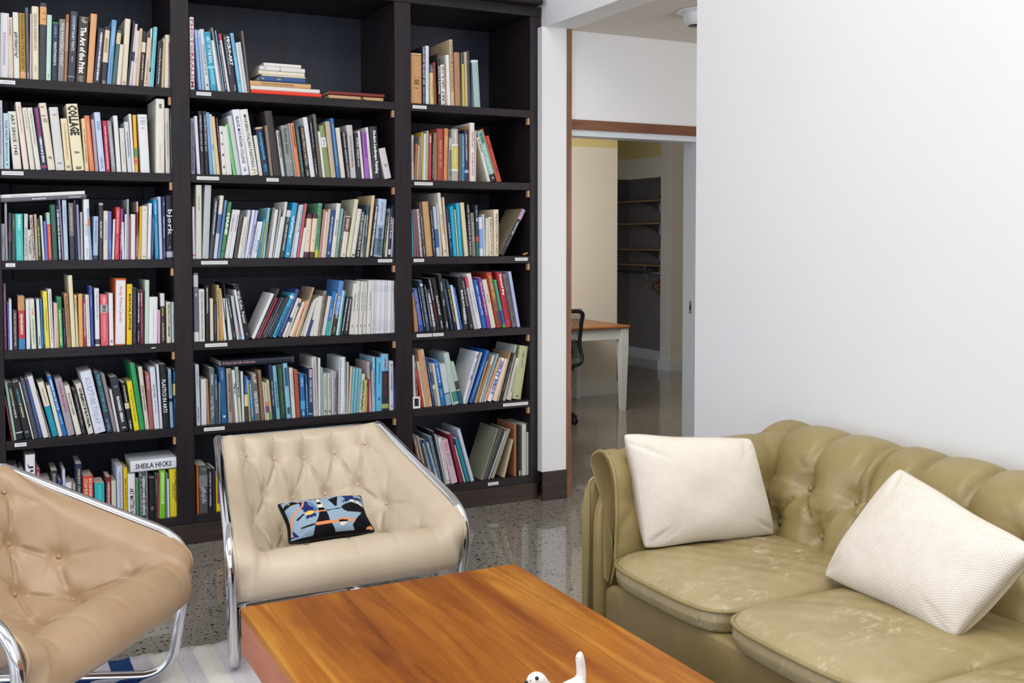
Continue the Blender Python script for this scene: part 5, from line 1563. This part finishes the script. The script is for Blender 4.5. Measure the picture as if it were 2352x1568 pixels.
# patterned pillow on the cream chair
def in_poly(X, Y, poly):
    ins = np.zeros(X.shape, bool); n = len(poly); j = n-1
    for i in range(n):
        xi, yi = poly[i]; xj, yj = poly[j]
        c_ = ((yi > Y) != (yj > Y)) & (X < (xj-xi)*(Y-yi)/((yj-yi) if yj != yi else 1e-9)+xi); ins ^= c_; j = i
    return ins
def pat(U, V_):
    # picture coordinates of the front: corner pixels of a 2352-wide view of the pillow
    c = [np.array(q, float) for q in ((270, 430), (1770, 300), (560, 1210), (1960, 1080))]
    a = ((U+1)/2)[..., None]; b = ((1-V_)/2)[..., None]
    Q = c[0]*(1-a)*(1-b)+c[1]*a*(1-b)+c[2]*(1-a)*b+c[3]*a*b
    X, Y = Q[..., 0], Q[..., 1]
    jit = 9*np.sin(X*.11+Y*.05)+7*np.sin(X*.23-Y*.19)
    out = np.zeros(U.shape+(4,)); out[:] = lin('93a9ba')
    st = np.sin((Y+.15*X)*.22+3*np.sin(X*.01)) > .90; out[st & (X < 1000)] = lin('6c8498')
    def P_(c_, pts, j=0): out[in_poly(X+j*jit, Y+j*jit*.6, pts)] = lin(c_)
    navy, blk, org, crm = '1c2c68', '0d0e14', 'e5905c', 'e8ddc0'
    P_(navy, [(600, 545), (735, 530), (780, 640), (850, 700), (880, 790), (920, 870), (750, 900), (740, 820), (660, 700)], 1)
    P_('5c7298', [(735, 540), (830, 600), (930, 740), (930, 800), (880, 780), (850, 690)], 1)
    P_(navy, [(1340, 400), (1560, 350), (1600, 440), (1750, 480), (1760, 530), (1600, 540), (1480, 580), (1340, 620), (1400, 520)], 1)
    P_(navy, [(560, 1050), (700, 1150), (560, 1160)], 1)
    P_(blk, [(350, 590), (380, 520), (470, 485), (560, 500), (620, 560), (500, 575), (370, 630)])
    P_('c8cc50', [(395, 530), (450, 510), (465, 525), (400, 545)])
    P_(org, [(520, 495), (610, 530), (605, 548), (530, 512)])
    P_(org, [(675, 520), (705, 520), (690, 650), (560, 770), (520, 860), (515, 960), (540, 1070), (610, 1140), (560, 1120), (490, 1040), (475, 900), (490, 800), (560, 720), (650, 650)])
    P_(blk, [(1100, 540), (1285, 430), (1260, 590), (1250, 705), (1220, 700)])
    P_(crm, [(890, 500), (935, 500), (1030, 720), (1060, 770), (950, 770)])
    P_(blk, [(900, 600), (970, 600), (990, 650), (915, 650)]); P_(blk, [(930, 715), (1025, 712), (1075, 775), (1150, 960), (1200, 1020), (1310, 1150), (1340, 1300), (930, 1300), (915, 1000), (955, 880), (960, 790)])
    P_(blk, [(770, 490), (820, 465), (930, 462), (985, 498), (900, 512), (800, 510)]); P_('d8dce0', [(810, 488), (850, 475), (880, 488), (845, 500)]); P_('e0b060', [(895, 485), (935, 475), (945, 492), (905, 500)])
    P_(blk, [(1330, 710), (1400, 650), (1520, 600), (1800, 660), (1900, 750), (1960, 900), (1900, 1060), (1640, 1150), (1545, 1030), (1600, 930), (1720, 800), (1450, 815), (1370, 780)])
    P_(crm, [(1480, 550), (1540, 535), (1640, 560), (1780, 650), (1720, 655), (1600, 600), (1490, 585)])
    P_(blk, [(1565, 560), (1600, 555), (1630, 575), (1590, 580)])
    P_(org, [(1670, 430), (1700, 410), (1760, 430), (1740, 460), (1690, 450)])
    P_('ecc05c', [(715, 800), (760, 765), (840, 760), (890, 790), (840, 830), (750, 838)])
    P_(org, [(885, 775), (1065, 765), (1080, 790), (890, 800)]); P_(blk, [(1075, 770), (1345, 735), (1345, 750), (1080, 785)])
    P_(blk, [(570, 880), (700, 795), (715, 815), (610, 905)])
    P_(org, [(915, 990), (940, 975), (1580, 935), (1590, 970), (930, 1028)])
    P_(org, [(1290, 935), (1370, 915), (1440, 935), (1440, 965), (1300, 970)]); P_(blk, [(1300, 958), (1440, 950), (1450, 985), (1310, 992)]); P_(crm, [(1310, 992), (1450, 985), (1400, 1040), (1350, 1045)])
    P_(blk, [(680, 1030), (910, 990), (910, 1020), (700, 1050)]); P_(blk, [(640, 1190), (930, 1175), (930, 1200), (640, 1215)])
    P_(blk, [(1320, 1150), (1490, 1135), (1480, 1165), (1340, 1200)])
    P_(org, [(1770, 1110), (1810, 1030), (1900, 1000), (1990, 960), (2000, 1000), (1900, 1060)])
    e = (np.abs(U) > .965) | (np.abs(V_) > .95); out[e] = lin('0f1014')
    return out
knit = mat('needlepoint_wool', rough=.85, spec=.2, f=lambda t, b: (f_attr(t, b), bump(t, b, noise(t, coords(t), 500, 2), .3, .002)))
Ap, Bp = np.array([1.035, 3.575, .352]), np.array([1.318, 3.60, .390])
d1 = ray(664, 1250); p_bl = CP+d1*((3.60-CP[1])/d1[1]); d2 = ray(862, 1222); p_br = CP+d2*((3.62-CP[1])/d2[1])
d3 = ray(636, 1158); p_tl = CP+d3*((3.735-CP[1])/d3[1]); d4 = ray(828, 1140); p_tr = CP+d4*((3.755-CP[1])/d4[1])
xv = p_br-p_bl; yv = p_tl-p_bl
def warp_s(P_, U, V_):
    x = xv/np.linalg.norm(xv); y = yv-x*(x@yv); y /= np.linalg.norm(y); a, b = (U+1)/2, (V_+1)/2
    cs = [np.array([(q-p_bl)@x, (q-p_bl)@y]) for q in (p_bl, p_br, p_tl, p_tr)]
    ex = P_[..., 0]-U*.14; ey = P_[..., 1]-V_*.085
    Q = cs[0]*((1-a)*(1-b))[..., None]+cs[1]*(a*(1-b))[..., None]+cs[2]*((1-a)*b)[..., None]+cs[3]*(a*b)[..., None]
    return np.concatenate([Q+np.stack([ex, ey], -1), P_[..., 2:]], -1)
sp, Pt_, Pb_ = make_pillow('lumbar_pillow', 'small blue, black and orange abstract-patterned pillow lying in the cream armchair', frame_from(p_bl, xv, yv), .28, .17, .115, knit, 12, pat, 200, 130, warp_s, .09, .5)
ring = [Pt_[i, 0] for i in range(0, 200, 5)]+[Pt_[199, j] for j in range(0, 130, 5)]+[Pt_[i, 129] for i in range(199, 0, -5)]+[Pt_[0, j] for j in range(129, 0, -5)]
MB().tube(ring, .0038, 8, closed=True).build('black_piping', mat('black_cord', '0e0f12', .8), sp, True)

# ------------------------------------------------------------------ coffee table, figurine, rug
TX0, TX1, TY1, TY0, TZ = .673, 1.553, 2.985, 1.35, .40
def f_table(t, b):
    v = coords(t, (16, 1.1, 1), (0, 0, 0))
    n = noise(t, v, 1.1, 7, .62, 1.0)
    v2 = coords(t, (4.2, .35, 1)); n2 = noise(t, v2, 1.3, 2, .5)
    k = t.nodes.new('ShaderNodeMath'); k.operation = 'MULTIPLY_ADD'; k.inputs[1].default_value = .5
    t.links.new(n, k.inputs[0]); 
    k2 = t.nodes.new('ShaderNodeMath'); k2.operation = 'MULTIPLY'; k2.inputs[1].default_value = .5; t.links.new(n2, k2.inputs[0]); t.links.new(k2.outputs[0], k.inputs[2])
    base = ramp(t, k.outputs[0], [(.34, '622e08'), (.43, '8a4a10'), (.54, 'a4621a'), (.64, 'be8230')])
    bl = ramp(t, noise(t, coords(t, (3, 1.5, 1)), 2.2, 4, .6), [(.35, '9a5426'), (.65, 'ffffff')])
    base = mixc(t, .22, base, bl, 'MULTIPLY')
    t.links.new(base, b.inputs['Base Color']); bump(t, b, n, .03, .002)
tabm = mat('oiled_orange_wood', rough=.45, spec=.22, f=f_table)
tabs = mat('oiled_orange_wood_side', rough=.4, f=f_wood('a85c3c', 'bd7050', 'c98468', 'y', .8))
tb = thing('coffee_table', 'low orange-brown solid wood coffee table in the foreground', 'table', ((TX0+TX1)/2, (TY0+TY1)/2, 0))
ox_, oy_ = (TX0+TX1)/2, (TY0+TY1)/2
nb = 5; xs = [TX0+(TX1-TX0)*q for q in (0, .19, .41, .60, .79, 1)]
for a, b in zip(xs[:-1], xs[1:]):
    MB().box((a-ox_+.0001, TY0-oy_, TZ-.022), (b-ox_-.0001, TY1-oy_, TZ), .0005).build('top_plank', tabm, tb)
s0 = TZ-.13
MB().box((TX0-ox_+.001, TY0-oy_+.001, s0), (TX0-ox_+.03, TY1-oy_-.001, TZ-.0225), .001).build('apron', tabs, tb)
MB().box((TX1-ox_-.03, TY0-oy_+.001, s0), (TX1-ox_-.001, TY1-oy_-.001, TZ-.0225), .001).build('apron', tabs, tb)
for y0 in (TY1-.03, TY0+.001): MB().box((TX0-ox_+.031, y0-oy_, s0), (TX1-ox_-.031, y0-oy_+.029, TZ-.0225), .001).build('apron', tabs, tb)
MB().box((TX0-ox_+.16, TY0-oy_+.16, .0105), (TX1-ox_-.16, TY1-oy_-.16, TZ-.0225), .004).build('plinth', espK, tb)

def skin_obj(name, verts, edges, radii, m_, loc, rz, levels=2):
    me = bpy.data.meshes.new(name); me.from_pydata(verts, edges, []); o = bpy.data.objects.new(name, me); C.objects.link(o)
    sk = o.modifiers.new('s', 'SKIN'); sk.use_smooth_shade = True
    for i, r_ in enumerate(radii):
        me.skin_vertices[0].data[i].radius = r_ if isinstance(r_, tuple) else (r_, r_)
    me.skin_vertices[0].data[0].use_root = True
    su = o.modifiers.new('u', 'SUBSURF'); su.levels = su.render_levels = levels
    bpy.context.view_layer.update()
    m2 = bpy.data.meshes.new_from_object(o.evaluated_get(bpy.context.evaluated_depsgraph_get()))
    bpy.data.objects.remove(o); n = link(name, m2, m_, None, loc, True); n.rotation_euler = (0, 0, rz); return n
def f_fig(t, b):
    v = coords(t)
    n = noise(t, v, 70, 5, .7); r = ramp(t, n, [(.60, 'e6e3dc'), (.66, 'a08c74')])
    t.links.new(r, b.inputs['Base Color']); bump(t, b, noise(t, v, 90, 4), .3, .003)
figm = mat('chipped_white_paint', rough=.55, f=f_fig)
# reclining painted wooden animal: head left, tail upright right
fig = skin_obj('animal_figurine',
  [(-.02, 0, .022), (-.055, 0, .028), (-.064, 0, .069), (-.096, -.008, .065), (.03, 0, .026), (.048, 0, .044), (.0465, 0, .072), (.0425, 0, .098), (.0455, 0, .1085), (-.062, -.026, .009), (-.06, .022, .009), (.030, -.026, .009), (.03, .022, .009)],
  [(0, 1), (1, 2), (2, 3), (0, 4), (4, 5), (5, 6), (6, 7), (7, 8), (1, 9), (1, 10), (4, 11), (4, 12)],
  [.019, .017, .023, .018, .019, .013, (.0095, .012), (.0095, .0115), (.003, .004), .008, .008, .008, .008], figm, (1.181, 2.03, TZ+.001), 0)
tag(fig, 'small chipped white wooden animal with upright tail on the coffee table', 'figurine')
for dx, dy, dz, r_ in ((-.106, -.020, .073, .0045), (-.080, -.0215, .078, .0045)):
    e = MB().lathe([(.0005, -r_), (r_*.8, -r_*.6), (r_, 0), (r_*.8, r_*.6), (.0005, r_)], 10).build('eye', blackp, fig, True); e.location = (dx, dy, dz)

def f_rug(t, b):
    tc = t.nodes.new('ShaderNodeTexCoord'); sp_ = t.nodes.new('ShaderNodeSeparateXYZ'); t.links.new(tc.outputs['Object'], sp_.inputs[0])
    nz = noise(t, tc.outputs['Object'], 60, 3)
    ad = t.nodes.new('ShaderNodeMath'); ad.operation = 'MULTIPLY_ADD'; ad.inputs[1].default_value = .006; t.links.new(nz, ad.inputs[0]); t.links.new(sp_.outputs[0], ad.inputs[2])
    mr = t.nodes.new('ShaderNodeMapRange'); mr.inputs['From Min'].default_value = -.18; mr.inputs['From Max'].default_value = 1.62; t.links.new(ad.outputs[0], mr.inputs[0])
    r = t.nodes.new('ShaderNodeValToRGB'); r.color_ramp.interpolation = 'CONSTANT'
    st = []
    edges = [(-.18, 'e4e0dc'), (.04, '2c4a80'), (.11, 'dcd6d8'), (.185, '2c4a80'), (.325, 'e2dee0'), (.398, '2c4a80'), (.467, 'd8d2d4'), (.533, 'eae6dc'), (.608, 'd6d0d2'), (.675, 'eae6dc'), (.745, 'd8d2d6'), (.83, 'e8e4dc'), (.9, 'd8d2d4')]
    edges[3:5] = [(.255, '2c4a80'), (.322, 'e2dee0')]
    e = r.color_ramp.elements
    for i, (x, c) in enumerate(edges):
        p = (x+.18)/1.8
        if i < 2: e[i].position = p; e[i].color = lin(c)
        else: q = e.new(p); q.color = lin(c)
    t.links.new(mr.outputs[0], r.inputs[0])
    t.links.new(mixc(t, .35, r.outputs[0], ramp(t, noise(t, tc.outputs['Object'], 180, 4, .7), [(.3, '888888'), (.7, 'ffffff')]), 'SOFT_LIGHT'), b.inputs['Base Color'])
    bump(t, b, noise(t, tc.outputs['Object'], 150, 4), .9, .006)
rugm = mat('flatweave_cotton_rug', rough=.95, spec=.1, f=f_rug)
w = MB(); nx, ny = 180, 60; rn = np.random.RandomState(4)
def rug_pt(i, j):
    x = -.18+1.8*i/nx; y = .9+(3.785-.9)*(j/ny); 
    if j == ny: y += .006*math.sin(x*40)+.004*math.sin(x*97)+rn.uniform(-.002, .002)
    return x, y
for lay_ in (0, 1):
    for i in range(nx+1):
        for j in range(ny+1):
            x, y = rug_pt(i, j); z = .0005 if lay_ == 0 else .0065+.0016*math.sin(x*90)*(j < ny)+rn.uniform(0, .0006)
            w.v.append((x, y, z if lay_ or True else 0))
q0 = (nx+1)*(ny+1)
for i in range(nx):
    for j in range(ny):
        a = q0+i*(ny+1)+j; w.f.append([a, a+ny+1, a+ny+2, a+1])
    a = i*(ny+1)+ny; w.f.append([a+q0, a+q0+ny+1, a+ny+1, a])
rug = w.build('striped_rug', rugm, smooth=True); tag(rug, 'white cotton rug with blue stripes under the chairs and the coffee table', 'rug')

# ------------------------------------------------------------------ study furniture
woodT = mat('honey_desk_top', rough=.35, f=f_wood('8a5428', '9c6434', 'b07a48', 'x'))
dk = thing('desk', 'white desk with honey wood top and tapered leg, seen through the doorway', 'desk', (4.3, 7.8, 0))
def db(name, a, b, m_, bev=.003, parent=dk, o=(4.3, 7.8, 0)): return MB().box(tuple(a[k]-o[k] for k in range(3)), tuple(b[k]-o[k] for k in range(3)), bev).build(name, m_, parent)
db('desk_top', (3.3, 7.395, .697), (4.955, 8.245, .722), woodT, .008)
db('apron', (3.42, 7.45, .60), (4.875, 7.475, .6965), paintw); db('apron', (4.90, 7.50, .60), (4.925, 8.17, .6965), paintw)
for lx, ly in ((4.912, 7.455), (4.912, 8.19), (3.37, 7.455), (3.37, 8.19)):
    w = MB(); w.v = []; s0_, s1_ = .022, .036
    for s_, z in ((s0_, 0), (s1_, .56), (s1_, .6965)): w.v += [(lx-4.3-s_, ly-7.8-s_, z), (lx-4.3+s_, ly-7.8-s_, z), (lx-4.3+s_, ly-7.8+s_, z), (lx-4.3-s_, ly-7.8+s_, z)]
    for q in (0, 4):
        for i in range(4): w.f.append([q+i, q+(i+1) % 4, q+4+(i+1) % 4, q+4+i])
    w.f += [[3, 2, 1, 0], [8, 9, 10, 11]]; w.build('leg', paintw, dk)
# office chair
oc = thing('office_chair', 'black mesh-back swivel office chair half hidden at the white desk', 'office chair', (3.90, 7.12, 0), math.radians(6))
hexm = mat('black_mesh_fabric', '1c1d20', .8)
fr = catmull([(-.24, 0, .55), (-.255, .03, .7), (-.25, .0, .85), (-.22, -.035, .945), (0, -.045, .955), (.22, -.035, .945), (.25, .0, .85), (.255, .03, .7), (.24, 0, .55), (0, .02, .53)], 8, True)
MB().tube([(x, y-.24, z-.055) for x, y, z in fr], .016, 10, closed=True).build('back_frame', blackp, oc, True)
w = MB()
for k in range(25):
    z = .54+k*.0155; y = np.interp(z, [.52, .67, .82, .93], [-.23, -.21, -.24, -.275]); w.box((-.235, y-.0015, z), (.235, y+.0015, z+.004))
for k in range(31):
    x = -.232+k*.0154
    w.v += []; n = len(w.v)
    for z in np.linspace(.53, .91, 8):
        y = np.interp(z, [.52, .67, .82, .93], [-.23, -.21, -.24, -.275]); w.v += [(x, y, z), (x+.004, y, z)]
    for i in range(7): w.f.append([n+2*i, n+2*i+1, n+2*i+3, n+2*i+2])
o = w.build('mesh_back', hexm, oc); o['kind'] = 'stuff'
w = softbox((0, -.205, .60), (.19, .03, .06), 4, 10); w.build('lumbar_support', blackp, oc, True)
softbox((0, .02, .455), (.25, .24, .04), 5, 14).build('seat', blackp, oc, True)
MB().tube(catmull([(0, -.245, .62), (0, -.27, .5), (0, -.2, .41), (0, 0, .40)], 8), .022, 10).build('back_bracket', blackp, oc, True)
for s_ in (-1, 1):
    a = MB().tube(catmull([(s_*.2, -.02, .42), (s_*.29, -.02, .43), (s_*.30, -.02, .52), (s_*.30, -.02, .63)], 6), .014, 8).build('armrest', blackp, oc, True)
    softbox((s_*.30, .0, .645), (.035, .12, .014), 4, 8).build('arm_pad', blackp, a, True)
MB().lathe([(.03, .09), (.03, .25), (.018, .26), (.018, .40), (.07, .405), (.07, .415)], 16).build('gas_lift', blackp, oc, True)
for k in range(5):
    t_ = 2*math.pi*k/5+.85; c_, s_ = math.cos(t_), math.sin(t_)
    b_ = MB().tube([(.02*c_, .02*s_, .105), (.30*c_, .30*s_, .075)], [.026, .016], 8).build('base_arm', blackp, oc, True)
    w = MB().lathe([(.006, -.02), (.026, -.018), (.028, 0), (.026, .018), (.006, .02)], 14)
    w.v = [(.30*c_+x*c_-z*s_, .30*s_+x*s_+z*c_, .0285+y) for x, y, z in w.v]; w.build('caster', blackp, b_, True)
    MB().box((.30*c_-.018, .30*s_-.018, .045), (.30*c_+.018, .30*s_+.018, .075), .006).build('caster_hood', blackp, b_)
# closet shelving
shw = mat('plain_closet_shelf_wood', rough=.5, f=f_wood('8c6848', 'a88460', 'b8946c', 'y'))
met = mat('brushed_steel', 'a8aaae', .3, 1)
for k, (z, nm) in enumerate(((1.875, 'topmost'), (1.612, 'second from top'), (1.31, 'third from top'), (1.13, 'lowest'))):
    sh = MB().box((7.0, 9.62, z), (7.298, 10.92, z+.02), .002).build('closet_shelf', shw)
    tag(sh, f'plain wooden wall shelf in the closet behind the doorway, {nm} of four', 'shelf', 'closet shelves')
    w = MB(); ys = 10.28
    w.v = [(7.29, ys, z-.002), (7.02, ys, z-.002), (7.02, ys, z-.018), (7.16, ys, z-.035), (7.24, ys, z-.09), (7.29, ys, z-.12)]
    w.v += [(x, y+.006, z_) for x, y, z_ in w.v]; w.f = [[0, 1, 2, 3, 4, 5], [11, 10, 9, 8, 7, 6]]+[[i, 6+i, 6+(i+1) % 6, (i+1) % 6] for i in range(6)]
    w.build('bracket', met, sh)
st_ = tag(bx('shelf_standard', (7.288, 10.268, .77), (7.2995, 10.2795, 1.98), met), 'slim steel upright carrying the closet shelf brackets', 'shelf upright')
cr_ = thing('closet_rod', 'steel hanging rod under the lowest closet shelf', 'rod', (7.08, 10.26, 1.05))
MB().tube([(0, -.62, 0), (0, .62, 0)], .014, 12).build('rod', met, cr_, True)
MB().box((-.012, -.01, .0), (.012, .01, .079), .002).build('rod_hook', met, cr_)
MB().tube([(.0, .035, .0), (.205, .035, -.26)], .006, 8).build('rod_brace', met, cr_, True)
hg = [('e0763c', 'orange plastic hanger, foremost on the closet rod'), ('5c6470', 'grey hanger just behind the orange one on the closet rod'), ('b87a70', 'dull pink hanger rearmost on the closet rod')]
for k, (c_, lab) in enumerate(hg):
    y = 9.80+.075*k; h = thing('clothes_hanger', lab, 'hanger', (7.08, y, 1.05), math.radians(8-3*k), 'hangers on the closet rod')
    hm = mat('hanger_'+c_, c_, .4)
    MB().tube(catmull([(.0, 0, .016), (-.014, 0, .008), (-.017, 0, -.006), (0, 0, -.03), (0, 0, -.06)], 5), .003, 6).build('hook', met, h, True)
    MB().tube(fillet([(0, 0, -.06), (.2, 0, -.14), (.2, 0, -.165), (-.2, 0, -.165), (-.2, 0, -.14), (0, 0, -.0601)], .02, 4), .008, 8).build('hanger_body', hm, h, True)
bn = MB().lathe([(.13, 0), (.135, .02), (.135, .16), (.125, .23), (.095, .285), (.05, .315), (.01, .325)], 28).build('black_helmet', blackp, smooth=True)
bn.location = (7.15, 9.80, 1.896); tag(bn, 'glossy black rounded helmet standing on the topmost closet shelf', 'helmet')
# recessed eyeball light in the hall ceiling
rl = thing('ceiling_light', 'white recessed eyeball spotlight in the hall ceiling with black inside', 'light', (3.315, 4.352, 2.6))
MB().lathe([(.075, .0), (.112, -.002), (.112, -.006), (.078, -.010)], 36).build('trim_ring', paintw, rl, True)
w = MB().lathe([(.076, .0), (.078, -.02), (.070, -.058), (.055, -.074), (.050, -.0745)], 36); o = w.build('eyeball', paintw, rl, True)
MB().lathe([(.0495, -.0752), (.046, -.072), (.004, -.066)], 28).build('baffle', blackp, rl, True)
